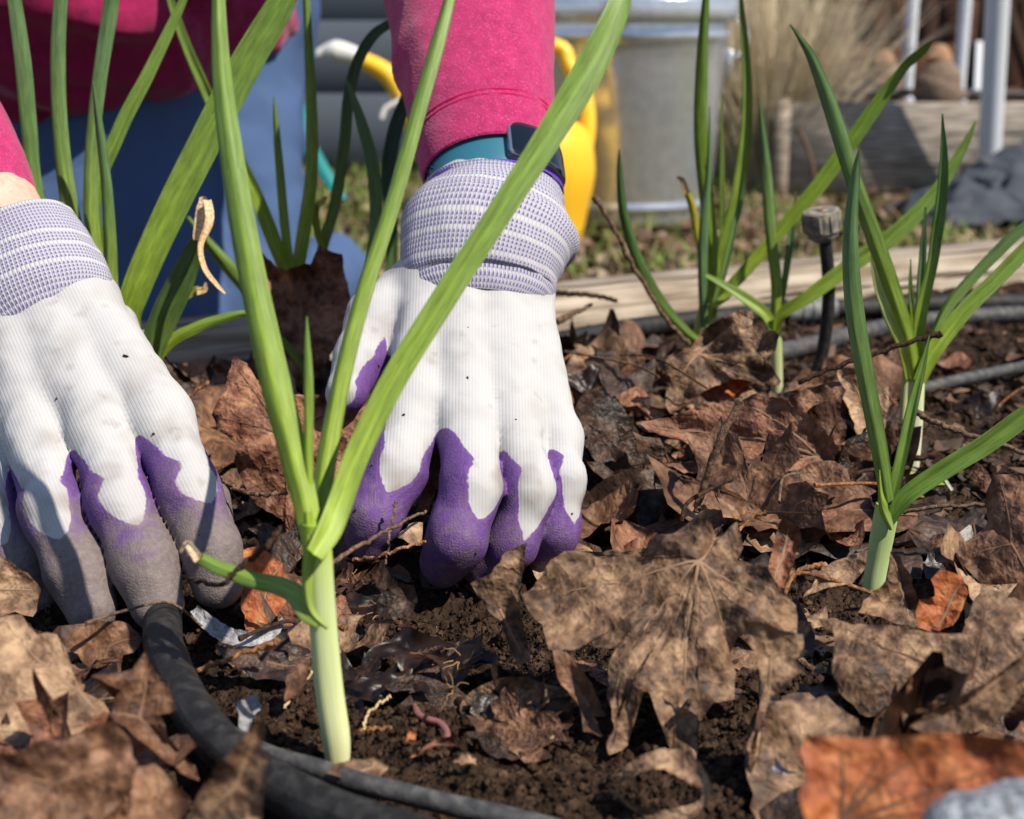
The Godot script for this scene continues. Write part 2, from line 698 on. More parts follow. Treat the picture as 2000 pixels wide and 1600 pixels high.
	# dead leaves
	M.leaf = {
		"grey-brown": leaf_mat([[0.18, Color(0.224, 0.160, 0.113)], [0.42, Color(0.376, 0.282, 0.208)], [0.6, Color(0.484, 0.376, 0.284)], [0.82, Color(0.601, 0.490, 0.374)]], 81, Color(0.161, 0.121, 0.089)),
		"tan": leaf_mat([[0.18, Color(0.338, 0.246, 0.184)], [0.45, Color(0.498, 0.390, 0.296)], [0.8, Color(0.676, 0.559, 0.435)]], 82, Color(0.207, 0.158, 0.120)),
		"reddish-brown": leaf_mat([[0.18, Color(0.290, 0.179, 0.135)], [0.45, Color(0.459, 0.304, 0.225)], [0.8, Color(0.609, 0.439, 0.329)]], 83, Color(0.165, 0.100, 0.079), 800),
		"dark brown": leaf_mat([[0.2, Color(0.118, 0.086, 0.073)], [0.5, Color(0.218, 0.159, 0.127)], [0.8, Color(0.330, 0.250, 0.201)]], 84, Color(0.391, 0.310, 0.248), 300, 0.55),
		"orange-brown": leaf_mat([[0.2, Color(0.429, 0.215, 0.110)], [0.5, Color(0.582, 0.316, 0.167)], [0.8, Color(0.696, 0.440, 0.264)]], 85, Color(0.258, 0.128, 0.080), 700),
		"chestnut": leaf_mat([[0.2, Color(0.251, 0.165, 0.120)], [0.5, Color(0.387, 0.270, 0.194)], [0.8, Color(0.533, 0.398, 0.299)]], 86, Color(0.126, 0.090, 0.070), 600),
		"silver-grey": leaf_mat([[0.2, Color(0.42, 0.41, 0.41)], [0.8, Color(0.66, 0.66, 0.67)]], 87, Color(0.3, 0.28, 0.27), 300),
		"wet black-brown": leaf_mat([[0.2, Color(0.07, 0.045, 0.035)], [0.6, Color(0.145, 0.09, 0.065)], [0.85, Color(0.24, 0.15, 0.10)]], 88, Color(0.3, 0.2, 0.13), 60, 0.40),
	}
	M.leaf["wet black-brown"].heightmap_scale = 0.04
	M.vein = mat(Color(0.52, 0.42, 0.33), 0.7, 0.3)
	M.vein_mid = mat(Color(0.44, 0.34, 0.26), 0.75, 0.3)
	M.vein_dark = mat(Color(0.34, 0.24, 0.18), 0.7, 0.3)
	var tw := mat(Color.WHITE, 0.85, 0.3)
	tw.albedo_texture = ntex(noise(0.03, 4, 91), 256, ramp([[0.25, Color(0.25, 0.19, 0.15)], [0.75, Color(0.52, 0.42, 0.34)]]))
	tri(tw, 40)
	bump(tw, M.fine, 0.06)
	M.twig = tw
	var tg := tw.duplicate()
	tg.albedo_color = Color(1.3, 1.15, 0.98)
	M.twig_pale = tg
	var td := tw.duplicate()
	td.albedo_color = Color(0.62, 0.58, 0.56)
	M.twig_dark = td

	# pipes
	for q in [["hose_black", Color(0.075, 0.075, 0.078), Color(0.19, 0.185, 0.18), 0.62], ["hose_grey", Color(0.20, 0.205, 0.215), Color(0.35, 0.345, 0.335), 0.6], ["fitting", Color(0.34, 0.36, 0.37), Color(0.52, 0.52, 0.51), 0.55], ["cap", Color(0.36, 0.36, 0.345), Color(0.62, 0.58, 0.50), 0.8]]:
		var h := mat(Color.WHITE, q[3], 0.4)
		h.albedo_texture = ntex(noise(0.02, 5, 101), 256, ramp([[0.35, q[1]], [0.75, q[2]]]))
		tri(h, 22)
		bump(h, M.fine, 0.03)
		M[q[0]] = h

	# timber, metal, plastic
	M.timber = wood_mat(Color(0.43, 0.375, 0.31), Color(0.70, 0.655, 0.59), 111, Vector3(1.2, 22, 22))
	M.bed_board = wood_mat(Color(0.45, 0.425, 0.39), Color(0.68, 0.645, 0.60), 112, Vector3(1.5, 16, 16))
	M.crack = mat(Color(0.12, 0.09, 0.07), 0.95, 0.1)
	M.siding = mat(Color(0.315, 0.345, 0.385), 0.7, 0.3)
	bump(tri(M.siding, 6, false), M.fine, 0.05)
	M.shingles = []
	for i in 5:
		var c: Color = [Color(0.25, 0.17, 0.13), Color(0.33, 0.215, 0.155), Color(0.21, 0.15, 0.125), Color(0.39, 0.265, 0.19), Color(0.29, 0.205, 0.165)][i]
		M.shingles.append(wood_mat(c * 0.75, c * 1.25, 120 + i, Vector3(14, 1.5, 14)))
	var zn := mat(Color.WHITE, 0.22, 0.5)
	zn.albedo_texture = ntex(noise(0.02, 3, 131, FastNoiseLite.TYPE_CELLULAR), 512, ramp([[0.2, Color(0.84, 0.86, 0.87)], [0.8, Color(0.93, 0.94, 0.95)]]))
	tri(zn, 5, false)
	zn.metallic = 0.8
	M.zinc = zn
	M.pole = mat(Color(0.80, 0.82, 0.85), 0.35, 0.5)
	M.pole.metallic = 0.0
	M.yellow = mat(Color(0.95, 0.74, 0.16), 0.42, 0.5)
	M.white_plastic = mat(Color(0.80, 0.80, 0.78), 0.5, 0.5)
	M.cream = mat(Color(0.80, 0.76, 0.69), 0.55, 0.4)
	M.teal = mat(Color(0.05, 0.47, 0.46), 0.42, 0.5)
	M.cloth_grey = mat(Color(0.28, 0.30, 0.33), 0.8, 0.3)
	bump(tri(M.cloth_grey, 30, false), M.fine, 0.05)
	var st := mat(Color.WHITE, 0.9, 0.3)
	st.albedo_texture = ntex(noise(0.05, 4, 141), 256, ramp([[0.3, Color(0.40, 0.34, 0.295)], [0.7, Color(0.55, 0.475, 0.41)]]))
	bump(tri(st, 8, false), M.fine, 0.3)
	M.bird_stone = st
	M.bird_head = mat(Color(0.60, 0.48, 0.37), 0.85, 0.3)
	var gs := mat(Color.WHITE, 0.5, 0.5)
	gs.albedo_texture = ntex(noise(0.03, 4, 142), 256, ramp([[0.3, Color(0.36, 0.38, 0.40)], [0.7, Color(0.62, 0.65, 0.68)]]))
	bump(tri(gs, 30, false), M.fine, 0.1)
	M.stone = gs
	M.grass = mat(Color.WHITE, 0.75, 0.3)
	M.grass.vertex_color_use_as_albedo = true
	M.grass.backlight_enabled = true
	M.grass.backlight = Color(0.3, 0.32, 0.2)
	M.worm = mat(Color(0.50, 0.33, 0.32), 0.25, 0.5)
	M.worm.subsurf_scatter_enabled = true
	M.worm.subsurf_scatter_strength = 0.2
	M.root = mat(Color(0.55, 0.43, 0.30), 0.8, 0.3)
	M.straw = mat(Color(0.76, 0.66, 0.49), 0.8, 0.3)

# ================================================================ ground, soil, lawn
var n_big: FastNoiseLite
var n_mid: FastNoiseLite
var n_clod: FastNoiseLite
var zones := []

func board_z(x: float) -> float:                         # the near face of the far timber, as a distance along -z
	return 1.03 + (x + 0.225) * 0.553

func soil_h(x: float, z: float) -> float:                # the bed, z negative away from the camera
	var h := 0.004 * n_big.get_noise_2d(x, z) + 0.0045 * n_mid.get_noise_2d(x, z)
	h += 0.0060 * absf(n_clod.get_noise_2d(x, z))
	var hollow := Vector2(x + 0.02, (z + 0.585) * 1.1).length()
	h -= 0.014 * exp(-hollow * hollow / 0.006)
	return h

func mound(x: float, z: float) -> float:                 # how thick the leaf litter lies
	var d := -z
	var m := 0.0
	m += 0.040 * exp(-pow((x - 0.12) / 0.085, 2) - pow((d - 0.85) / 0.16, 2))
	m += 0.022 * exp(-pow((x - 0.20) / 0.12, 2) - pow((d - 0.58) / 0.14, 2))
	m += 0.022 * exp(-pow((x + 0.16) / 0.07, 2) - pow((d - 0.46) / 0.07, 2))
	m += 0.035 * exp(-pow((x + 0.12) / 0.10, 2) - pow((d - 0.85) / 0.13, 2))
	return m

func sheet(x0: float, x1: float, z0: float, z1: float, step: float, hf: Callable) -> ArrayMesh:
	var nx := int((x1 - x0) / step) + 1
	var nz := int((z1 - z0) / step) + 1
	var v := PackedVector3Array()
	v.resize(nx * nz)
	var idx := PackedInt32Array()
	idx.resize((nx - 1) * (nz - 1) * 6)
	for j in nz:
		for i in nx:
			var x := x0 + i * step
			var z := z0 + j * step
			v[j * nx + i] = Vector3(x, hf.call(x, z), z)
	var k := 0
	for j in nz - 1:
		for i in nx - 1:
			var a := j * nx + i
			for q in [a, a + 1, a + nx, a + 1, a + nx + 1, a + nx]:
				idx[k] = q
				k += 1
	return commit(v, idx)

func setting() -> void:
	n_big = noise(6.0, 3, 201)
	n_mid = noise(34.0, 3, 202)
	n_clod = noise(120.0, 3, 203)
	# the lawn and yard: one sheet to the horizon, 9 cm lower than the bed
	var st := SurfaceTool.new()
	st.begin(Mesh.PRIMITIVE_TRIANGLES)
	for q in [Vector3(-90, -0.09, -90), Vector3(90, -0.09, -90), Vector3(90, -0.09, 90), Vector3(-90, -0.09, -90), Vector3(90, -0.09, 90), Vector3(-90, -0.09, 90)]:
		st.add_vertex(q)
	st.generate_normals()
	tag(obj("ground", st.commit(), M.lawn), "pale trodden yard with worn grass beyond the bed", "ground", "", "structure")
	# soil of the bed
	var near := sheet(-0.34, 0.36, -0.82, -0.36, 0.0019, soil_h)
	tag(obj("soil", near, M.soil), "dark crumbly soil of the bed", "soil", "", "structure")
	var far_h := func(x: float, z: float) -> float:
		var inside := board_z(x) + 0.03 + z
		if inside < 0.0: return -0.11
		var under := z > -0.816 and x > -0.336 and x < 0.356
		return soil_h(x, z) * 1.2 - (0.02 if under else 0.0)
	tag(obj("soil", sheet(-0.95, 1.15, -1.75, 0.3, 0.007, far_h), M.soil), "soil of the bed running back to the timber edging", "soil", "", "structure")
	soil_crumbs()
	grass()

func lump(seed_: int) -> ArrayMesh:
	var n := noise(0.9, 3, seed_)
	var v := PackedVector3Array()
	var idx := PackedInt32Array()
	for i in 6:
		for s in 8:
			var th := PI * (i + 0.02) / 5.04
			var p := Vector3(sin(th) * cos(TAU * s / 8), cos(th), sin(th) * sin(TAU * s / 8))
			v.append(p * (1.0 + 0.5 * n.get_noise_3dv(p * 1.3)) * 0.5)
	for i in 5:
		for s in 8:
			var a := i * 8 + s
			var b := i * 8 + (s + 1) % 8
			idx.append_array(PackedInt32Array([a, b, a + 8, b, b + 8, a + 8]))
	return commit(v, idx)

func multi(called: String, mesh: Mesh, m: Material, xf: Array, cols: Array, parent: Node = null) -> MultiMeshInstance3D:
	var mm := MultiMesh.new()
	mm.transform_format = MultiMesh.TRANSFORM_3D
	mm.use_colors = cols.size() > 0
	mm.mesh = mesh
	mm.instance_count = xf.size()
	for i in xf.size():
		mm.set_instance_transform(i, xf[i])
		if cols.size(): mm.set_instance_color(i, cols[i])
	var o := MultiMeshInstance3D.new()
	o.multimesh = mm
	o.material_override = m
	if parent == null:
		o.name = numbered(called)
		add_child(o)
	else:
		o.name = called
		parent.add_child(o, true)
	o.set_meta("kind", "stuff")
	return o

func soil_crumbs() -> void:
	for k in 4:
		var xf := []
		var cols := []
		for i in 5600:
			var p := Vector3(rng.randf_range(-0.3, 0.34), 0, -rng.randf_range(0.40, 0.80))
			if i % 3 == 0: p = Vector3(rng.randf_range(0.2, 0.75), 0, -rng.randf_range(0.72, 1.25))
			elif i % 3 == 1: p = Vector3(rng.randf_range(-0.10, 0.14), 0, -rng.randf_range(0.41, 0.60))
			var s := 0.0009 + 0.0036 * pow(rng.randf(), 4.0)
			if rng.randf() < 0.012: s *= 2.0
			if p.z < -0.72: s *= 1.7
			p.y = soil_h(p.x, p.z) + s * 0.15
			xf.append(Transform3D(Basis.from_euler(Vector3(rng.randf() * 6, rng.randf() * 6, rng.randf() * 6)) * Basis.from_scale(Vector3(s, s * rng.randf_range(0.6, 1), s)), p))
			var t := rng.randf_range(0.55, 1.5)
			if rng.randf() < 0.03: t = 2.4
			cols.append(Color(t, t * 0.98, t * 0.95))
		tag(multi("soil_crumbs", lump(300 + k), M.crumb, xf, cols), "loose crumbs of dark soil strewn over the bed", "soil crumbs")
	# torn flakes of old leaf and bits of bark, too many to count
	var flake := leaf_flat(Vector2(0.004, 0.006), 5)
	for k in 3:
		var xf := []
		var cols := []
		for i in 1100:
			var p := Vector3(rng.randf_range(-0.3, 0.34), 0, -rng.randf_range(0.40, 0.85))
			if i % 2 == 0: p = Vector3(rng.randf_range(0.1, 0.8), 0, -rng.randf_range(0.6, 1.4))
			if p.z < -board_z(p.x) + 0.02 or p.z > -0.62: continue
			p.y = soil_h(p.x, p.z) * (1.2 if p.z < -0.82 else 1.0) + 0.002
			var s := rng.randf_range(0.5, 2.3) * (1.0 if p.z < -0.6 else 0.6)
			xf.append(Transform3D(Basis.from_euler(Vector3(rng.randf_range(-0.7, 0.7), rng.randf() * 6, rng.randf_range(-0.7, 0.7))) * Basis.from_scale(Vector3(s, s, s * rng.randf_range(0.4, 1.3))), p))
			var c: Color = [Color(0.085, 0.055, 0.038), Color(0.13, 0.075, 0.045), Color(0.055, 0.04, 0.03)][k] * rng.randf_range(0.6, 1.5)
			cols.append(c)
		tag(multi("leaf_crumbs", flake, M.grass, xf, cols), "crumbled flakes of old leaves on the soil", "leaf crumbs")

func leaf_flat(half: Vector2, n: int) -> ArrayMesh:       # a small bent scrap, lying in x and z
	var v := PackedVector3Array([Vector3.ZERO])
	var idx := PackedInt32Array()
	for i in n + 2:
		var a := TAU * i / (n + 2)
		var r := 0.75 + 0.35 * sin(i * 2.4)
		v.append(Vector3(cos(a) * half.x * r, 0.0012 * sin(a * 2.0 + 0.6), sin(a) * half.y * r))
	for i in n + 2:
		idx.append_array(PackedInt32Array([0, 1 + i, 1 + (i + 1) % (n + 2)]))
	return commit(v, idx)

func grass_blade() -> ArrayMesh:
	var v := PackedVector3Array()
	var idx := PackedInt32Array()
	for i in 5:
		var t := i / 4.0
		var w := 0.5 * (1.0 - t * t * 0.96)
		v.append(Vector3(-w * 0.045, t, 0.45 * t * t))
		v.append(Vector3(w * 0.045, t, 0.45 * t * t))
	for i in 4:
		var a := i * 2
		idx.append_array(PackedInt32Array([a, a + 2, a + 1, a + 1, a + 2, a + 3]))
	return commit(v, idx)

func grass() -> void:
	var blade := grass_blade()
	var xf := []
	var cols := []
	var patch := noise(2.2, 3, 401)
	for i in 46000:
		var d := 1.15 + 2.5 * pow(rng.randf(), 1.5)
		var x := rng.randf_range(-0.55, 0.75) * d
		if d < board_z(x) + 0.10: continue
		var px := x / d
		var dens := 0.5 + patch.get_noise_2d(x, d) * 1.6
		dens += 0.3
		if px > 0.02: dens -= 0.4
		if px > 0.03 and px < 0.36 and d < 2.4: dens -= 0.35
		if rng.randf() > dens: continue
		var h := rng.randf_range(0.014, 0.05) * (1.0 if d > 1.7 else 0.75)
		xf.append(Transform3D(Basis.from_euler(Vector3(rng.randf_range(-0.6, 0.5), rng.randf() * 6.3, rng.randf_range(-0.5, 0.5))) * Basis.from_scale(Vector3(rng.randf_range(0.05, 0.1), h, h)), Vector3(x, -0.09, -d)))
		var c := Color(0.14, 0.25, 0.04).lerp(Color(0.33, 0.30, 0.11), pow(rng.randf(), 2.4)) * rng.randf_range(0.7, 1.3)
		if rng.randf() < 0.16: c = Color(0.42, 0.34, 0.19)
		cols.append(c)
	tag(multi("lawn_grass", blade, M.grass, xf, cols), "short patchy grass of the yard behind the bed", "grass")
	# dry straw and leaf bits on the yard
	var xf2 := []
	var cols2 := []
	var flake := leaf_flat(Vector2(0.010, 0.016), 5)
	for i in 3600:
		var d := 1.15 + 2.2 * pow(rng.randf(), 1.4)
		var x := rng.randf_range(-0.2, 0.5) * d
		if d < board_z(x) + 0.10: continue
		var s := rng.randf_range(0.4, 1.7)
		xf2.append(Transform3D(Basis.from_euler(Vector3(rng.randf_range(-0.8, 0.8), rng.randf() * 6, rng.randf_range(-0.8, 0.8))) * Basis.from_scale(Vector3(s, s * 3.0, s)), Vector3(x, -0.083 + rng.randf() * 0.012, -d)))
		cols2.append([Color(0.13, 0.075, 0.05), Color(0.20, 0.13, 0.085), Color(0.08, 0.05, 0.04), Color(0.30, 0.23, 0.15)][rng.randi() % 4] * rng.randf_range(0.7, 1.2))
	tag(multi("yard_litter", flake, M.grass, xf2, cols2), "dry leaf bits and chaff on the yard beyond the timber", "litter")

# ================================================================ the yard behind
func background() -> void:
	# grey lap siding of a shed wall
	var zs := 3.55
	var wall := thing("shed_wall", "blue-grey lap-sided shed wall behind the watering can", "wall", Vector3(-0.475, -0.09, -zs))
	for i in 6:
		var b := obj("plank", bevel_box(Vector3(1.85, 0.176, 0.02), 0.004, 0.0006, 500 + i, 6), M.siding, wall)
		b.position = Vector3(0, 0.02 + 0.09 + i * 0.17, 0.004 * (i % 2))
		b.rotation.x = 0.035
	obj("backing", box(Vector3(1.85, 1.1, 0.03)), M.siding, wall).position = Vector3(0, 0.56, -0.04)

	trash_can()
	watering_can()
	hand_tool()
	dry_clump()
	far_bed()
	poles()
	bird("stone bird ornament nearest the big white pole, turned to the left", P(1828, 212, 3.12), 0.053, 1.0)
	bird("stone bird ornament half hidden by a long leek leaf, further left", P(1722, 205, 3.22), 0.048, 0.6)
	cloth()

func box(s: Vector3) -> BoxMesh:
	var b := BoxMesh.new()
	b.size = s
	return b

func trash_can() -> void:
	var z := 2.63
	var base := G(1225, 432, -0.09)
	base.y = -0.088
	var t := thing("trash_can", "galvanized steel trash can with its lid on, behind the arm", "trash can", base)
	var rb := 0.150
	var rt := 0.178
	var h := 0.375
	var prof := [Vector2(0.02, 0.0), Vector2(rb - 0.012, 0.0), Vector2(rb - 0.004, 0.004), Vector2(rb, 0.012), Vector2(rb, 0.030), Vector2(rb + 0.005, 0.034), Vector2(rb + 0.006, 0.040), Vector2(rb + 0.002, 0.046)]
	for i in 9:
		var f := i / 8.0
		prof.append(Vector2(lerpf(rb + 0.002, rt - 0.006, f), lerpf(0.05, h - 0.055, f)))
	prof.append_array([Vector2(rt - 0.001, h - 0.05), Vector2(rt, h - 0.042), Vector2(rt - 0.001, h - 0.034), Vector2(rt - 0.004, h - 0.03), Vector2(rt - 0.003, h), Vector2(rt + 0.003, h + 0.003), Vector2(rt - 0.004, h + 0.006)])
	obj("body", lathe(prof, 72), M.zinc, t)
	var seam := obj("seam", tube([Vector3(0, 0.05, 0), Vector3(0.0, h - 0.06, 0)].map(func(p): return p + Vector3(lerpf(rb + 0.002, rt - 0.006, (p.y - 0.05) / (h - 0.11)), 0, 0).rotated(Vector3.UP, 0.42)), [0.003, 0.003], 8), M.zinc, t)
	seam.name = "seam"
	var lp := [Vector2(rt + 0.013, h - 0.014), Vector2(rt + 0.016, h - 0.012), Vector2(rt + 0.016, h + 0.016), Vector2(rt + 0.012, h + 0.021), Vector2(rt - 0.012, h + 0.024), Vector2(rt - 0.03, h + 0.03), Vector2(0.10, h + 0.05), Vector2(0.0, h + 0.058)]
	obj("lid", lathe(lp, 72), M.zinc, t)
	for s in [0.0]:
		var ear := []
		for i in 13:
			var a := PI * i / 12.0
			ear.append(Vector3(rt + 0.004 + 0.028 * sin(a), h - 0.012 - 0.035 * (1.0 - cos(a)) , 0.0))
		obj("handle", tube(smooth_path(ear, 24), range(25).map(func(_i): return 0.004), 8), M.zinc, t)
		var lug := obj("handle_plate", bevel_box(Vector3(0.008, 0.05, 0.045), 0.002), M.zinc, t)
		lug.position = Vector3(rt - 0.001, h - 0.09, 0.0)

func watering_can() -> void:
	var base := G(985, 475, -0.09)
	base.y = -0.088
	var t := thing("watering_can", "yellow plastic watering can with a pale rose, behind the arm", "watering can", base)
	var zc := depth_of(base)
	var px := 1.0 / (F / zc)                              # metres for one photo pixel out there
	var r := 118 * px
	var prof := [Vector2(0.01, 0.0), Vector2(r * 0.80, 0.0), Vector2(r * 0.86, 0.006), Vector2(r * 0.93, 0.05), Vector2(r * 1.04, 0.11), Vector2(r * 1.06, 0.15), Vector2(r * 1.0, 0.19), Vector2(r * 0.84, 0.222), Vector2(r * 0.55, 0.24), Vector2(r * 0.50, 0.246), Vector2(r * 0.44, 0.246), Vector2(r * 0.42, 0.225)]
	var sm := smooth_path(prof.map(func(q): return Vector3(q.x, q.y * 0.86, 0)), 44).map(func(q): return Vector2(maxf(q.x, 0.001), q.y))
	var body := obj("body", lathe(sm, 56, 0.8), M.yellow, t)
	body.position = Vector3(50 * px, 0, 0)
	# the big loop handle at the back, on the right in the picture
	var hp := []
	for q in [[1090, 92], [1112, 128], [1140, 185], [1149, 240], [1143, 300], [1133, 345], [1120, 370]]:
		hp.append(t.transform.affine_inverse() * P(q[0], q[1], zc - 0.03))
	var top: Vector3 = hp[0] + Vector3(-100 * px, 6 * px, 0)
	hp.push_front(top)
	hp.push_front(top + Vector3(-70 * px, -60 * px, 0))
	hp.push_front(top + Vector3(-80 * px, -230 * px, 0))
	obj("handle", tube(smooth_path(hp, 40), range(41).map(func(i): return (10.0 + 6.0 * sin(PI * i / 40.0)) * px), 14), M.yellow, t)
	var sp := []
	for q in [[900, 420], [850, 330], [800, 215], [762, 150], [705, 116]]:
		sp.append(t.transform.affine_inverse() * P(q[0], q[1], zc - 0.02))
	obj("spout", tube(smooth_path(sp, 30), range(31).map(func(i): return lerpf(30.0, 16.0, i / 30.0) * px), 16), M.yellow, t)
	var rp := []
	for q in [[712, 120], [690, 108], [655, 100], [640, 108]]:
		rp.append(t.transform.affine_inverse() * P(q[0], q[1], zc - 0.02))
	var rad := [17.0 * px, 18.0 * px, 21.0 * px, 13.0 * px]
	obj("rose", tube(smooth_path(rp, 12), smooth_path(rad, 12), 18, [], true, 0.9), M.white_plastic, t)
	var lip := []
	for q in [[660, 92], [636, 98], [612, 108]]:
		lip.append(t.transform.affine_inverse() * P(q[0], q[1], zc - 0.02))
	obj("rose_lip", tube(smooth_path(lip, 8), [15 * px, 14 * px, 13 * px, 12 * px, 11 * px, 9 * px, 8 * px, 6 * px, 4 * px], 12, [], true, 0.5), M.white_plastic, t)
	var tie := []
	for q in [[800, 188], [785, 196], [766, 205], [752, 214], [745, 232]]:
		tie.append(t.transform.affine_inverse() * P(q[0], q[1], zc - 0.06))
	obj("tie", tube(smooth_path(tie, 16), range(17).map(func(i): return (7.0 - 0.15 * i) * px), 8), M.white_plastic, t)

func hand_tool() -> void:
	var z := 2.15
	var t := thing("garden_tool", "garden tool with a cream shaft and teal grip leaning by the kneeling leg", "garden tool", P(650, 385, z))
	var inv := t.transform.affine_inverse()
	var px := z / F
	obj("shaft", tube([inv * P(533, 95, z + 0.06), inv * P(575, 190, z + 0.03)], [15 * px, 14 * px], 14), M.cream, t)
	obj("grip", tube(smooth_path([inv * P(563, 180, z + 0.04), inv * P(590, 245, z), inv * P(602, 290, z - 0.02)], 12), range(13).map(func(i): return (23.0 - 0.5 * i) * px), 16), M.teal, t)
	obj("blade", tube(smooth_path([inv * P(600, 280, z - 0.02), inv * P(630, 330, z - 0.04), inv * P(668, 392, z - 0.06)], 12), range(13).map(func(i): return (16.0 - 0.4 * i) * px), 12, [], true, 0.5), M.teal, t)

func dry_clump() -> void:
	var t := thing("dry_grass_clump", "tall clump of dead straw-coloured ornamental grass beside the trash can", "grass clump", Vector3(0.565, -0.09, -3.25))
	var v := PackedVector3Array()
	var idx := PackedInt32Array()
	var col := PackedColorArray()
	for i in 2600:
		var a := rng.randf() * TAU
		var r0 := 0.075 * sqrt(rng.randf())
		var p := Vector3(cos(a) * r0, 0, sin(a) * r0)
		var lean := rng.randf_range(0.0, 0.8) * (0.25 + r0 * 8.0)
		var L := rng.randf_range(0.25, 0.6)
		var dir := Vector3(cos(a + rng.randf_range(-0.8, 0.8)) * lean, 1.0, sin(a + rng.randf_range(-0.8, 0.8)) * lean).normalized()
		var droop := rng.randf_range(0.05, 0.6)
		var w := rng.randf_range(0.0012, 0.0028)
		var side := dir.cross(Vector3(rng.randf_range(-1, 1), 0.2, rng.randf_range(-1, 1))).normalized() * w
		var c := Color(0.52, 0.42, 0.29).lerp(Color(0.70, 0.61, 0.45), rng.randf()) * rng.randf_range(0.85, 1.3)
		if rng.randf() < 0.06: c = Color(0.25, 0.24, 0.10)
		var base := v.size()
		for k in 6:
			var f := k / 5.0
			var q := p + dir * L * f + Vector3(dir.x, 0, dir.z) * L * droop * f * f * 0.6 - Vector3(0, L * droop * f * f * 0.42, 0)
			var s := side * (1.0 - 0.8 * f)
			v.append(q - s)
			v.append(q + s)
			col.append(c)
			col.append(c)
			if k: idx.append_array(PackedInt32Array([base + k * 2 - 2, base + k * 2, base + k * 2 - 1, base + k * 2 - 1, base + k * 2, base + k * 2 + 1]))
	var b := obj("stems", commit(v, idx, PackedVector2Array(), col), M.grass, t)
	b.set_meta("kind", "stuff")

func far_bed() -> void:
	var a := G(1508, 378, -0.09)
	var d := -a.z
	var t := thing("raised_bed", "weathered timber raised bed across the yard, below the shingle wall", "raised bed", Vector3(a.x, -0.09, a.z))
	var h := 0.195
	var b := obj("board", bevel_box(Vector3(1.5, h, 0.035), 0.004, 0.0012, 520, 8), M.bed_board, t)
	b.position = Vector3(0.765, h / 2, 0.0)
	for q in [[0.10, 0.06, 0.5], [0.36, 0.13, 0.4], [0.75, 0.09, 0.6]]:
		obj("crack", tube([Vector3(q[0], q[1], 0.0182), Vector3(q[0] + q[2] * 0.5, q[1] + 0.003, 0.0182), Vector3(q[0] + q[2], q[1] + 0.001, 0.0182)], [0.0004, 0.0016, 0.0004], 5), M.crack, t)
	var sd := obj("board", bevel_box(Vector3(0.9, h, 0.035), 0.004, 0.001, 523, 6), M.bed_board, t)
	sd.position = Vector3(0.018, h / 2, -0.47)
	sd.rotation.y = PI / 2
	obj("post", bevel_box(Vector3(0.034, 0.204, 0.036), 0.003, 0.001, 524), M.timber, t).position = Vector3(0.012, 0.102, 0.006)
	var fill := func(x: float, z: float) -> float: return h - 0.016 + 0.014 * n_big.get_noise_2d(x * 1.5, z) + 0.008 * n_mid.get_noise_2d(x * 0.6, z * 0.6)
	obj("soil_fill", sheet(0.03, 1.5, -0.92, -0.016, 0.025, fill), M.soil, t)
	var trim := obj("drip_line", tube(smooth_path([Vector3(0.05, h + 0.012, -0.17), Vector3(0.25, h + 0.016, -0.15), Vector3(0.7, h + 0.01, -0.17), Vector3(1.4, h + 0.012, -0.14)], 20), range(21).map(func(_i): return 0.008), 8), M.hose_grey, t)
	trim.name = "drip_line"
	# shingle wall
	var zs := d + 1.05
	var w := thing("shingle_wall", "brown wooden shingle wall at the top right, behind the raised bed", "wall", Vector3(0, -0.09, -zs))
	var px := zs / F
	var x0 := 300 * px
	var x1 := 1130 * px
	obj("backing", box(Vector3(x1 - x0 + 0.1, 0.9, 0.02)), M.crack, w).position = Vector3((x0 + x1) / 2, 0.45, -0.03)
	for r in 6:
		var x := x0 - rng.randf() * 0.05
		var y := 0.04 + r * 0.118
		while x < x1:
			var sw := rng.randf_range(0.06, 0.125)
			var s := obj("shingle", bevel_box(Vector3(sw - 0.004, 0.15, 0.011), 0.0015, 0.0008, rng.randi()), M.shingles[rng.randi() % 5], w)
			s.position = Vector3(x + sw / 2, y + 0.075 + rng.randf_range(-0.003, 0.003), 0.006 + rng.randf() * 0.004)
			s.rotation.x = 0.09
			x += sw

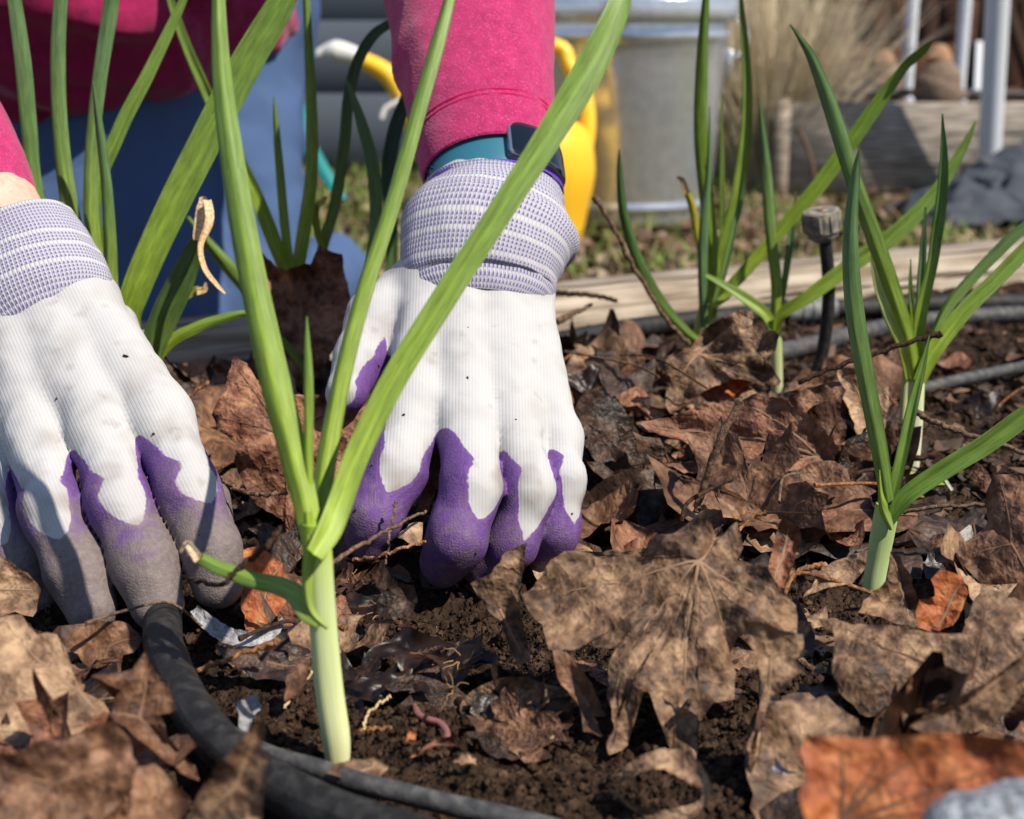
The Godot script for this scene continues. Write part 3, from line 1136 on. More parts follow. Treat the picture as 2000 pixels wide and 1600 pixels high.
func poles() -> void:
	var z := 2.72
	var t := thing("metal_pole", "thick white metal pole standing in front of the raised bed", "pole", G(1928, 385, -0.09))
	var inv := t.transform.affine_inverse()
	var a := t.position
	z = depth_of(a)
	var top := P(1952, -60, z - 0.2)
	var dir := (top - a).normalized()
	var px := z / F
	obj("shaft", tube([inv * a, inv * (a + dir * 0.85)], [22 * px, 22 * px], 24), M.pole, t)
	obj("foot_plate", bevel_box(Vector3(0.09, 0.008, 0.09), 0.002), M.pole, t).position.y = 0.004
	var k := 0
	for q in [[1769, 190, 1771, 25, "slimmer metal pole left of the others, behind a stone bird"], [1872, 178, 1876, 24, "slimmer metal pole between the stone bird and the thick pole"]]:
		var zz := 3.36 + 0.05 * k
		var p := P(q[0], q[1], zz)
		p.y = 0.085
		var u := thing("metal_pole", q[4], "pole", p)
		obj("shaft", tube([Vector3.ZERO, Vector3(0.004, 0.75, -0.01)], [q[3] / 2.0 * zz / F, q[3] / 2.0 * zz / F], 18), M.pole, u)
		obj("collar", tube([Vector3(0, 0.0, 0), Vector3(0, 0.015, 0)], [0.021, 0.021], 18), M.pole, u)
		k += 1
	# slanting strips behind the thick pole
	var l := thing("garden_stake", "narrow pale stake leaning behind the thick white pole", "stake", P(1908, 190, 3.4))
	obj("strip", tube([Vector3.ZERO, Vector3(0.012, 0.13, -0.05)], [0.010, 0.010], 8, [], true, 0.4), M.pole, l)
	var b := thing("leaning_bar", "brown bar slanting across the shingles right of the thick pole", "bar", P(2030, 215, 3.5))
	obj("rail", tube([Vector3.ZERO, Vector3(-0.11, 0.36, -0.12)], [0.017, 0.017], 10), M.twig_dark, b)

func bird(label: String, at: Vector3, r: float, lit: float) -> void:
	at.y = 0.088
	var t := thing("bird_ornament", label, "bird ornament", at, "stone bird ornaments on the raised bed")
	var body := nets([[Vector3(0, r * 0.95, 0), Vector3(0.004, r * 1.15, 0), r * 0.96, r * 0.85], [Vector3(0, r * 1.2, 0), Vector3(0.002, r * 1.75, 0.0), r * 0.62, r * 0.40], [Vector3(r * 0.5, r * 0.6, 0), Vector3(r * 1.25, r * 0.5, -0.01), r * 0.4, r * 0.14], [Vector3(0, r * 0.3, 0), Vector3(0, r * 0.4, 0), r * 0.85, r * 0.9]], 0.0045, 0.006)
	obj("body", commit(body[0], body[1]), M.bird_stone, t)
	var hd := nets([[Vector3(0.002, r * 2.0, 0), Vector3(0.0, r * 2.25, 0), r * 0.42, r * 0.36], [Vector3(-r * 0.2, r * 2.15, 0.01), Vector3(-r * 0.6, r * 2.08, 0.02), r * 0.16, r * 0.06], [Vector3(0.004, r * 1.7, 0), Vector3(0.003, r * 1.9, 0), r * 0.46, r * 0.42]], 0.004, 0.005)
	obj("head", commit(hd[0], hd[1]), M.bird_head, t)

func cloth() -> void:
	var a := G(1985, 440, -0.09)
	var t := thing("grey_cloth", "crumpled grey weed cloth heaped at the foot of the thick white pole", "cloth", a)
	var n := noise(7.0, 3, 610)
	var v := PackedVector3Array()
	var idx := PackedInt32Array()
	var nx := 60
	var nz := 44
	for j in nz:
		for i in nx:
			var u := float(i) / (nx - 1)
			var w := float(j) / (nz - 1)
			var x := -0.20 + 0.62 * u
			var z := 0.16 - 0.34 * w
			var e := pow(sin(PI * clampf(u * 0.86 + 0.02, 0, 1)), 0.7) * pow(sin(PI * clampf(w * 0.94 + 0.03, 0, 1)), 0.6)
			var y := 0.008 + e * (0.085 + 0.05 * absf(n.get_noise_2d(x * 1.3, z)) + 0.055 * (1.0 - absf(n.get_noise_2d(x * 0.9 + 3.0, z * 1.7)) * 2.6))
			v.append(Vector3(x + 0.03 * n.get_noise_2d(z * 2.0, x), y, z + 0.03 * n.get_noise_2d(x * 2.0, z + 9.0)))
	for j in nz - 1:
		for i in nx - 1:
			var q := j * nx + i
			idx.append_array(PackedInt32Array([q, q + nx, q + 1, q + 1, q + nx, q + nx + 1]))
	obj("sheet", commit(v, idx), M.cloth_grey, t)

# ================================================================ timber edging and irrigation pipes
func timber_and_pipes() -> void:
	var x0 := -0.75
	var x1 := 1.15
	var a := Vector3(x0, 0, -board_z(x0))
	var b := Vector3(x1, 0, -board_z(x1))
	var L := (b - a).length()
	var t := thing("timber_edging", "long weathered timber edging the back of the bed", "timber", a)
	t.rotation.y = atan2(-(b - a).z, (b - a).x)
	var beam := obj("beam", bevel_box(Vector3(L, 0.115, 0.085), 0.006, 0.0008, 640, 40), M.timber, t)
	beam.position = Vector3(L / 2, -0.0265, -0.0425)
	for i in 16:                                          # drying checks along the grain
		var s := rng.randf_range(0.4, 1.5)
		var top := i % 2 == 0
		var y := 0.0312 if top else rng.randf_range(-0.004, 0.022)
		var z := rng.randf_range(-0.07, -0.012) if top else 0.0008
		var len_ := rng.randf_range(0.05, 0.16)
		var pts := [Vector3(s, y, z), Vector3(s + len_ * 0.5, y, z + (0.002 if top else 0.0)) + Vector3(0, 0.0 if top else 0.001, 0), Vector3(s + len_, y, z)]
		obj("crack", tube(smooth_path(pts, 8), range(9).map(func(k): return 0.0008 * sin(PI * (k + 0.4) / 8.8) + 0.0002), 5), M.crack, t)

	# black supply pipe along the timber
	pipe("supply_pipe", "black water pipe running along the foot of the timber", "pipe", [[980, 690, 0.012], [1120, 662, 0.012], [1260, 638, 0.012], [1400, 622, 0.012], [1560, 606, 0.012], [1680, 602, 0.012], [1850, 594, 0.012], [2080, 590, 0.012]], 19.0, M.hose_black)
	var f := thing("pipe_coupling", "pale grey coupling on the black pipe behind the riser", "pipe fitting", G(1560, 606, 0.012))
	var inv := f.transform.affine_inverse()
	var p0 := inv * G(1535, 608.5, 0.012)
	var p1 := inv * G(1628, 604, 0.012)
	obj("sleeve", tube([p0, p1], [0.0108, 0.0108], 20), M.fitting, f)
	for k in 2:
		var q := p0.lerp(p1, 0.28 + 0.2 * k)
		obj("ring", tube([q, q + (p1 - p0).normalized() * 0.004], [0.0122, 0.0122], 20), M.fitting, f)
	pipe("grey_pipe", "second grey pipe lying lower, right of the small leek behind the mulch", "pipe", [[1505, 692, 0.009], [1560, 680, 0.009], [1640, 660, 0.009], [1760, 634, 0.009], [1900, 618, 0.009], [2080, 612, 0.009]], 17.0, M.hose_grey)
	pipe("drip_tube", "thin grey drip tube on the bare soil at the right edge", "pipe", [[1690, 788, 0.008], [1760, 772, 0.008], [1850, 748, 0.009], [2000, 716, 0.009], [2080, 700, 0.009]], 12.0, M.hose_grey)
	# near pipes
	pipe("black_hose", "thick black hose rising out of the leaves by the left glove", "hose", [[318, 1205, 0.014], [320, 1262, 0.018], [345, 1330, 0.018], [385, 1400, 0.016], [440, 1465, 0.014], [530, 1530, 0.012], [640, 1585, 0.012], [800, 1640, 0.012], [960, 1700, 0.012]], 45.0, M.hose_black)
	pipe("grey_drip_tube", "thin grey tube crossing the soil at the bottom, below the front leek", "hose", [[440, 1432, 0.008], [520, 1474, 0.009], [610, 1500, 0.010], [700, 1528, 0.010], [850, 1566, 0.010], [1010, 1602, 0.010], [1200, 1650, 0.010]], 21.0, M.hose_grey)

	# sprinkler riser with its cap
	var r := thing("sprinkler_riser", "black riser tube with a dirty threaded cap, standing among the right-hand leeks", "sprinkler riser", P(1592, 742, 0.99))
	inv = r.transform.affine_inverse()
	var rp := smooth_path([[1588, 745, 0.99], [1606, 690, 0.985], [1617, 610, 0.975], [1618, 540, 0.965], [1611, 462, 0.955]].map(func(q): return inv * P(q[0], q[1], q[2])), 28)
	obj("tube", tube(rp, range(29).map(func(_i): return 12.5 * 0.97 / F), 14), M.hose_black, r)
	var c := inv * P(1609, 470, 0.955)
	var ax: Vector3 = (rp[28] - rp[25]).normalized()
	var u := 0.955 / F
	obj("collar", tube([c, c + ax * 10 * u, c + ax * 16 * u], [20 * u, 30 * u, 27 * u], 20), M.cap, r)
	var cb := c + ax * 17 * u
	var prof := [[33, 0], [36, 2], [36, 40], [34, 43], [21, 43], [20, 40], [19, 12], [2, 11]]
	obj("cap", tube(prof.map(func(q): return cb + ax * q[1] * u + ax * 0.00001 * q[0]), prof.map(func(q): return q[0] * u), 28), M.cap, r)
	obj("nozzle", tube([cb + ax * 10 * u, cb + ax * 46 * u], [8 * u, 6 * u], 12), M.twig_pale, r)
	for i in 10:
		var a2 := TAU * i / 10
		var side := ax.cross(Vector3(0, 0, 1)).normalized().rotated(ax, a2)
		obj("rib", tube([cb + ax * 6 * u + side * 35 * u, cb + ax * 38 * u + side * 35 * u], [4 * u, 4 * u], 6), M.cap, r)

func pipe(called: String, label: String, cat: String, pts: Array, half_px: float, m: Material) -> void:
	var path := pts.map(func(q): return G(q[0], q[1], q[2]))
	var z0: float = depth_of(path[pts.size() / 2])
	var n := pts.size() * 8
	var o := obj(called, tube(smooth_path(path, n), range(n + 1).map(func(_i): return half_px * z0 / F), 20, [], true, 1.0, Vector3.ZERO, 0.05, 9), m)
	tag(o, label, cat)

# ================================================================ the kneeling person
func glove_mesh(bones: Array, wrist: Vector3, hand_dir: Vector3, hand_lat: Vector3, dirt: float, mud: float, seed_: int) -> Array:
	# bones: [a, b, ra, rb, finger, s0, s1, dorsal]; finger -1 is the palm. Gives the white knit and the purple dip.
	var wr := noise(38.0, 2, seed_)
	var r := nets(bones, 0.0018, 0.0028, func(p: Vector3) -> float: return 0.0010 * wr.get_noise_3dv(p) + 0.0004 * wr.get_noise_3dv(p * 2.4))
	var v: PackedVector3Array = r[0]
	var uv := PackedVector2Array()
	var uv2 := PackedVector2Array()
	var col := PackedColorArray()
	var dipc := PackedColorArray()
	var nd := noise(28.0, 3, seed_ + 3)
	var spot := noise(55.0, 3, seed_ + 4)
	var tooth := noise(420.0, 1, seed_ + 5)
	for p in v:
		var u := 0.0
		var s := 0.0
		var wsum := 0.0
		for b in bones:
			var ab: Vector3 = b[1] - b[0]
			var t := clampf((p - b[0]).dot(ab) / ab.length_squared(), 0.0, 1.0)
			var off: Vector3 = p - (b[0] + ab * t)
			var d := off.length() - lerpf(b[2], b[3], t)
			if d > 0.012: continue
			var w := exp(-maxf(d, -0.004) / 0.0016)
			var ss: float = lerpf(b[5], b[6], t)
			var ang := acos(clampf(off.normalized().dot(b[7]), -1.0, 1.0)) / (PI / 2.0)
			var reach: float = edge_at(ss) if b[4] >= 0 else 1.5
			u += w * (reach - ang)
			s += w * ss
			wsum += w
		u /= maxf(wsum, 1e-9)
		s /= maxf(wsum, 1e-9)
		u += 0.028 * tooth.get_noise_3dv(p) + 0.035 * nd.get_noise_3dv(p * 2.2)
		var m := clampf((s - 0.40) * 2.6 * mud + 0.45 * nd.get_noise_3dv(p * 1.4) + 0.45 * spot.get_noise_3dv(p * 2.4) + (mud - 1.0) * 0.42, 0.0, 1.0) * 0.92
		uv2.append(Vector2(clampf(0.5 + u * 0.5, 0.02, 0.98), clampf(m, 0.02, 0.98)))
		var q := p - wrist
		uv.append(Vector2(q.dot(hand_lat) / 0.0128, q.dot(hand_dir) / 0.0128))
		var smut := clampf(nd.get_noise_3dv(p) * 1.5 - 0.16, 0.0, 1.0) * (0.34 + s * 0.9) + clampf(s - 0.3, 0.0, 1.0) * dirt
		smut += 0.25 * smoothstep(0.42, 0.6, spot.get_noise_3dv(p * 1.3))
		col.append(Color(1, 1, 1).lerp(Color(0.42, 0.33, 0.25), clampf(smut, 0.0, 0.62)))
		dipc.append(dip_colour(m).srgb_to_linear())
	var white := PackedInt32Array()
	var dipped := PackedInt32Array()
	var idx: PackedInt32Array = r[1]
	for i in range(0, idx.size(), 3):
		var tri_ := PackedInt32Array([idx[i], idx[i + 1], idx[i + 2]])
		if maxf(uv2[tri_[0]].x, maxf(uv2[tri_[1]].x, uv2[tri_[2]].x)) < 0.485: dipped.append_array(tri_)
		else: white.append_array(tri_)
	var n := PackedVector3Array()
	n.resize(v.size())
	for i in range(0, idx.size(), 3):
		var fn := (v[idx[i + 2]] - v[idx[i]]).cross(v[idx[i + 1]] - v[idx[i]])
		for k in 3: n[idx[i + k]] += fn
	for i in n.size(): n[i] = n[i].normalized()
	for i in v.size(): v[i] += n[i] * 0.00045 * smoothstep(0.515, 0.47, uv2[i].x)      # the rubber lies on the knit
	return [commit(v, white, uv, col, null, uv2, n), commit(v, dipped, uv, dipc, null, uv2, n)]

func edge_at(s: float) -> float:                          # how far round the finger the white back reaches; 1 is its side
	if s < 0.05: return lerpf(1.5, 1.0, s / 0.05)
	if s < 0.30: return lerpf(1.0, 0.68, (s - 0.05) / 0.25)
	if s < 0.60: return lerpf(0.68, 0.40, (s - 0.30) / 0.30)
	if s < 0.77: return lerpf(0.40, 0.0, (s - 0.60) / 0.17)
	return lerpf(0.0, -0.9, (s - 0.77) / 0.23)

func chain(bones: Array, k: int, pts: Array, dorsal: Vector3, share := 1.0) -> void:
	var total := 0.0
	var p := pts.map(func(q): return P(q[0], q[1], q[2]))
	for i in p.size() - 1: total += p[i].distance_to(p[i + 1])
	var run := 0.0
	for i in p.size() - 1:
		var l: float = p[i].distance_to(p[i + 1])
		bones.append([p[i], p[i + 1], pts[i][3] * 0.95 * pts[i][2] / F - 0.0012, pts[i + 1][3] * 0.95 * pts[i + 1][2] / F - 0.0012, k, share * run / total, share * (run + l) / total, dorsal.normalized()])
		run += l

func ring_at(px: float, py: float, z: float, hw: float, axis: Vector3, deep := 0.8) -> Array:
	var c := P(px, py, z)
	var cam_z := cam_t.basis.z
	var side := axis.cross(cam_z).normalized()
	var up := axis.cross(side).normalized()
	var r := hw * z / F
	return [c, side * r, up * r * deep]

func rings_along(list: Array, per: int, deep := 0.8) -> Array:      # list of [px, py, z, hw]; axes from neighbours
	var sm := smooth_path(list.map(func(q): return Vector3(q[0], q[1], q[2])), per)
	var hw := smooth_path(list.map(func(q): return float(q[3])), per)
	var out := []
	for i in sm.size():
		var a: Vector3 = sm[maxi(i - 1, 0)]
		var b: Vector3 = sm[mini(i + 1, sm.size() - 1)]
		out.append(ring_at(sm[i].x, sm[i].y, sm[i].z, hw[i], (P(b.x, b.y, b.z) - P(a.x, a.y, a.z)).normalized(), deep))
	return out

func soil_specks(m: ArrayMesh, g: Node3D, n: int) -> void:           # crumbs of earth stuck to the knit
	var a := m.surface_get_arrays(0)
	var v: PackedVector3Array = a[Mesh.ARRAY_VERTEX]
	var nn: PackedVector3Array = a[Mesh.ARRAY_NORMAL]
	var xf := []
	var cols := []
	while xf.size() < n:
		var i := rng.randi() % v.size()
		if nn[i].dot(cam_t.basis.z) < 0.3: continue
		var s := rng.randf_range(0.0006, 0.0017)
		xf.append(Transform3D(Basis.from_euler(Vector3(rng.randf() * 6, rng.randf() * 6, 0)) * Basis.from_scale(Vector3(s, s * 0.7, s * rng.randf_range(0.7, 1.8))), v[i] + nn[i] * s * 0.2))
		cols.append(Color(2.2, 1.8, 1.5) * rng.randf_range(0.6, 1.3))
	multi("soil_speck", lump(777), M.crumb, xf, cols, g)

func slim_start(rings: Array) -> Array:                   # the cuff hugs the back of the hand where the glove begins
	for i in rings.size(): rings[i][2] *= lerpf(0.78, 1.0, smoothstep(0.05, 0.45, float(i) / rings.size()))
	return rings

func person() -> void:
	var t := thing("person", "kneeling person in a magenta long-sleeved shirt, blue trousers and white and purple gloves", "person", Vector3.ZERO)
	var toward := cam_t.basis.z
	var up := cam_t.basis.y
	var right := cam_t.basis.x

	# ---- glove on the right of the picture
	var bones := []
	var dors := (toward * 0.9 + up * 0.45).normalized()
	for q in [[845, 560, 0.738, 66, 812, 790, 0.690, 66], [905, 550, 0.737, 70, 905, 815, 0.685, 68], [970, 560, 0.737, 70, 1005, 832, 0.687, 64], [1025, 580, 0.738, 60, 1082, 858, 0.694, 58], [920, 560, 0.745, 78, 950, 720, 0.71, 70], [848, 552, 0.740, 80, 1012, 572, 0.740, 76]]:
		bones.append([P(q[0], q[1], q[2]), P(q[4], q[5], q[6]), q[3] * q[2] / F - 0.002, q[7] * q[6] / F - 0.002, -1, 0.0, 0.0, dors])
	chain(bones, 0, [[812, 790, 0.690, 66], [772, 920, 0.664, 62], [730, 1010, 0.655, 58], [716, 1052, 0.659, 48]], toward + right * 0.28 + up * 0.35)
	chain(bones, 1, [[912, 822, 0.685, 64], [922, 950, 0.655, 62], [893, 1050, 0.648, 62], [866, 1102, 0.656, 52]], toward + right * 0.78 + up * 0.3)
	chain(bones, 2, [[1008, 842, 0.687, 60], [1034, 955, 0.664, 54], [1003, 1060, 0.661, 50], [945, 1118, 0.670, 42]], toward + right * 0.52 + up * 0.25)
	chain(bones, 3, [[1084, 862, 0.694, 56], [1100, 935, 0.676, 48], [1086, 1040, 0.673, 46], [1062, 1088, 0.680, 40]], toward + right * 1.0 + up * 0.2)
	chain(bones, 4, [[805, 575, 0.748, 74], [738, 622, 0.735, 64], [702, 700, 0.718, 54], [676, 768, 0.70, 46]], toward * 0.9 - right * 0.55 + up * 0.2, 0.26)
	var wrist := P(930, 560, 0.735)
	var hd := (P(930, 830, 0.688) - wrist).normalized()
	var hl := hd.cross(dors).normalized()
	var gm := glove_mesh(bones, wrist, hd, hl, 0.2, 0.45, 701)
	var g := obj("glove", gm[0], M.glove_clean, t)
	obj("dipped_fingers", gm[1], M.rubber, g)
	soil_specks(gm[0], g, 13)
	g.set_meta("label", "clean white glove with purple dipped fingers")
	var cuff_r := [[934, 600, 0.728, 118], [935, 580, 0.731, 142], [936, 560, 0.735, 151], [940, 520, 0.740, 158], [948, 470, 0.747, 160], [955, 440, 0.754, 159], [961, 412, 0.760, 148], [964, 386, 0.766, 134], [965, 376, 0.768, 124], [965, 384, 0.767, 118]]
	var fold := noise(1.6, 2, 710)
	obj("cuff", loft(slim_start(rings_along(cuff_r, 72, 0.74)), 96, func(a: float, f: float) -> float:
		f = (f - 0.11) / 0.89
		var k := 1.0 + 0.020 * fold.get_noise_2d(cos(a) * 1.5 + f * 1.2, sin(a) * 1.5 + f * 4.0)
		k += 0.055 * exp(-pow((f - 0.80) / 0.055, 2)) - 0.045 * exp(-pow((f - 0.69 + 0.03 * cos(a)) / 0.032, 2))
		k += 0.13 * exp(-pow((f - 0.46) / 0.10, 2)) * pow(maxf(cos(a), 0.0), 2) - 0.035 * exp(-pow((f - 0.20) / 0.06, 2)) * pow(maxf(cos(a), 0.0), 2)
		k += 0.05 * exp(-pow((f - 0.42) / 0.12, 2)) * pow(maxf(-cos(a), 0.0), 2)
		return k, false, 0.0705), M.cuff, g)
	var er := rings_along([[965, 382, 0.767, 136], [965, 374, 0.7685, 136.5], [965, 370, 0.769, 131], [965, 371, 0.769, 122]], 6, 0.74)
	obj("cuff_edge", loft(er, 96, null, false), M.cuff_edge, g)

	# ---- glove on the left of the picture, its fingers caked with mud
	bones = []
	for q in [[160, 600, 0.690, 76, 310, 815, 0.645, 72], [95, 600, 0.690, 78, 196, 838, 0.641, 72], [30, 610, 0.690, 78, 74, 860, 0.644, 68], [-40, 630, 0.692, 66, -26, 880, 0.652, 60], [90, 600, 0.70, 84, 140, 760, 0.66, 76], [0, 612, 0.692, 86, 150, 590, 0.692, 86]]:
		bones.append([P(q[0], q[1], q[2]), P(q[4], q[5], q[6]), q[3] * q[2] / F - 0.002, q[7] * q[6] / F - 0.002, -1, 0.0, 0.0, dors])
	chain(bones, 0, [[310, 815, 0.645, 70], [366, 960, 0.617, 66], [412, 1075, 0.605, 62], [426, 1142, 0.603, 54]], toward + right * 0.75 + up * 0.3)
	chain(bones, 1, [[196, 838, 0.641, 68], [234, 985, 0.611, 66], [285, 1105, 0.598, 66], [306, 1182, 0.592, 58]], toward + right * 0.45 + up * 0.35)
	chain(bones, 2, [[74, 860, 0.644, 64], [100, 995, 0.613, 62], [150, 1115, 0.600, 64], [180, 1192, 0.594, 56]], toward + up * 0.35 + right * 0.1)
	chain(bones, 3, [[-26, 880, 0.652, 56], [0, 1005, 0.634, 54], [50, 1100, 0.626, 52], [88, 1160, 0.628, 46]], toward + up * 0.4 - right * 0.25)
	chain(bones, 4, [[215, 640, 0.715, 60], [330, 840, 0.690, 50], [404, 980, 0.668, 44], [432, 1075, 0.652, 40]], toward + right * 0.8)
	wrist = P(70, 605, 0.69)
	hd = (P(190, 880, 0.634) - wrist).normalized()
	hl = hd.cross(dors).normalized()
	gm = glove_mesh(bones, wrist, hd, hl, 0.42, 1.0, 731)
	g = obj("glove", gm[0], M.glove_muddy, t)
	obj("dipped_fingers", gm[1], M.rubber, g)
	soil_specks(gm[0], g, 16)
	g.set_meta("label", "white glove with its purple fingers caked in mud")
	var cuff_l := [[88, 648, 0.684, 126], [82, 632, 0.686, 148], [74, 606, 0.690, 157], [61, 560, 0.697, 150], [48, 515, 0.704, 138], [38, 486, 0.709, 128], [31, 466, 0.713, 119], [29, 458, 0.714, 112], [29, 465, 0.713, 106]]
	obj("cuff", loft(slim_start(rings_along(cuff_l, 60, 0.74)), 96, func(a: float, f: float) -> float:
		return 1.0 + 0.018 * fold.get_noise_2d(cos(a) * 1.4 + f * 3.0, sin(a) * 1.4 + 7.0) + 0.03 * exp(-pow((f - 0.75) / 0.1, 2)), false, 0.0705), M.cuff, g)

	# ---- arms: bare wrists, sleeves, watch
	var bare := [[966, 440, 0.752, 60], [960, 330, 0.777, 70], [948, 240, 0.80, 78], [925, 60, 0.84, 100], [900, -160, 0.90, 118], [870, -420, 0.97, 120]]
	var body_bones := []
	for pr in [bare, [[20, 500, 0.704, 62], [-6, 430, 0.720, 74], [-66, 335, 0.742, 72], [-195, 140, 0.797, 76], [-360, -90, 0.875, 88], [-428, -300, 0.965, 100]]]:
		for i in pr.size() - 1:
			body_bones.append([P(pr[i][0], pr[i][1], pr[i][2]), P(pr[i + 1][0], pr[i + 1][1], pr[i + 1][2]), pr[i][3] * pr[i][2] / F, pr[i + 1][3] * pr[i + 1][2] / F])
	var sh_r := P(640, -620, 1.18)
	var sh_l := P(-250, -560, 1.18)
	var neck := P(190, -720, 1.14)
	body_bones.append([P(870, -420, 0.97), sh_r, 0.042, 0.055])
	body_bones.append([P(-420, -300, 0.96), sh_l, 0.042, 0.055])
	body_bones.append([sh_r, sh_l, 0.06, 0.06])
	body_bones.append([neck, P(160, -100, 1.30), 0.06, 0.09])
	body_bones.append([P(160, -100, 1.30), P(230, 60, 1.44), 0.09, 0.1])
	body_bones.append([neck, P(220, -900, 1.06), 0.055, 0.06])
	body_bones.append([P(230, -960, 1.04), P(240, -860, 1.0), 0.092, 0.075])
	var bm := nets(body_bones, 0.0075, 0.008)
	obj("body", commit(bm[0], bm[1]), M.skin, t)

	var sl := [[955, 338, 0.777, 129], [952, 318, 0.781, 134], [947, 270, 0.791, 140], [938, 200, 0.805, 146], [930, 120, 0.823, 153], [922, 40, 0.842, 161], [912, -60, 0.866, 172], [890, -220, 0.91, 185], [860, -430, 0.97, 190], [760, -560, 1.03, 195], [640, -640, 1.10, 200]]
	var sw := noise(1.3, 3, 741)
	var slv := obj("sleeve", loft(rings_along(sl, 96, 0.86), 80, func(a: float, f: float) -> float:
		var k := 1.0 + 0.03 * sw.get_noise_2d(cos(a) * 1.3 + f * 2.0, sin(a) * 1.3 + f * 7.0) * smoothstep(0.02, 0.25, f)
		k += 0.075 * exp(-pow((f - 0.40) / 0.035, 2)) * pow(maxf(-cos(a + 0.2), 0.0), 2)
		if f < 0.012: k -= 0.02
		return k, false), M.sleeve, t)
	var hem := rings_along([[953, 322, 0.780, 131.5], [952, 318, 0.781, 135.5], [951.5, 315, 0.7815, 132.5]], 6, 0.86)
	hem = rings_along([[947, 272, 0.7906, 139], [946.6, 270, 0.791, 141.2], [946.2, 268, 0.7914, 139]], 6, 0.86)
	obj("hem_seam", loft(hem, 80, null, false), M.seam, slv)
	hem = rings_along([[946, 263, 0.7922, 139.5], [945.6, 261, 0.7926, 141.6], [945.2, 259, 0.793, 139.5]], 6, 0.86)
	obj("hem_seam", loft(hem, 80, null, false), M.seam, slv)
	var sl2 := [[-22, 436, 0.719, 100], [-30, 424, 0.722, 106], [-48, 380, 0.732, 114], [-84, 305, 0.749, 122], [-195, 140, 0.795, 140], [-360, -90, 0.87, 165], [-430, -300, 0.96, 180], [-250, -560, 1.18, 200]]
	var slv2 := obj("sleeve", loft(rings_along(sl2, 70, 0.86), 64, func(a: float, f: float) -> float: return 1.0 + 0.03 * sw.get_noise_2d(cos(a) * 1.3 + f * 3.0 + 9.0, sin(a) * 1.3 + f * 7.0) * smoothstep(0.02, 0.2, f), false), M.sleeve, t)
	slv2.name = "sleeve"
	watch(t)

	# ---- shirt body, bent forward, hanging over the thighs
	var folds := noise(9.0, 3, 751)
	var shirt_bones := [[P(150, -110, 1.25), P(170, -65, 1.35), 0.168, 0.168], [P(60, -70, 1.27), P(40, 0, 1.36), 0.124, 0.118], [P(330, -90, 1.29), P(400, -80, 1.39), 0.112, 0.10], [P(180, -300, 1.22), P(160, -120, 1.30), 0.15, 0.165], [neck, P(180, -300, 1.23), 0.07, 0.13], [sh_r, P(320, -220, 1.32), 0.075, 0.12], [sh_l, P(20, -220, 1.32), 0.075, 0.12], [P(480, 40, 1.35), P(540, 82, 1.38), 0.034, 0.017]]
	var sr := nets(shirt_bones, 0.0065, 0.010, func(p: Vector3) -> float:
		var q := Vector3(p.x * 0.55 + p.y * 0.25, p.y * 1.9 + p.x * 0.55, p.z * 1.0)
		return 0.018 * folds.get_noise_3dv(q) + 0.006 * folds.get_noise_3dv(q * 2.2 + Vector3(5, 5, 5)))
	obj("shirt", commit(sr[0], sr[1]), M.shirt, t)

	# ---- kneeling legs
	var jf := noise(8.0, 3, 761)
	var leg := func(bx: Array) -> ArrayMesh:
		var r := nets(bx, 0.0075, 0.012, func(p: Vector3) -> float: return 0.008 * jf.get_noise_3dv(Vector3(p.x * 0.8, p.y * 1.5, p.z)) + 0.0025 * jf.get_noise_3dv(p * 3.1))
		return commit(r[0], r[1])
	var floor_y := -0.088
	var k1 := P(235, 640, 1.25)
	k1.y = floor_y + 0.065
	var k2 := P(500, 600, 1.36)
	k2.y = floor_y + 0.06
	var trousers := obj("trousers", leg.call([
		[P(215, 60, 1.32), k1, 0.094, 0.076], [k1, k1 + Vector3(0.0, -0.004, -0.36), 0.066, 0.05],
		[P(455, 40, 1.40), k2, 0.066, 0.052], [k2, k2 + Vector3(0.03, -0.002, -0.34), 0.055, 0.048],
		[P(215, 60, 1.32), P(430, 0, 1.42), 0.10, 0.10], [P(100, 90, 1.30), k1 + Vector3(-0.06, 0.01, 0), 0.06, 0.06]]), M.jeans, t)
	var seam_pts := [P(424, 215, 1.262), P(430, 330, 1.255), P(428, 450, 1.25), P(424, 560, 1.248)]
	trousers.set_meta("label", "blue trousers")
	seam_pts.clear()
	var foot := Vector3(k1.x, floor_y, k1.z)
	t.position = foot
	for c in t.get_children(): c.position -= foot

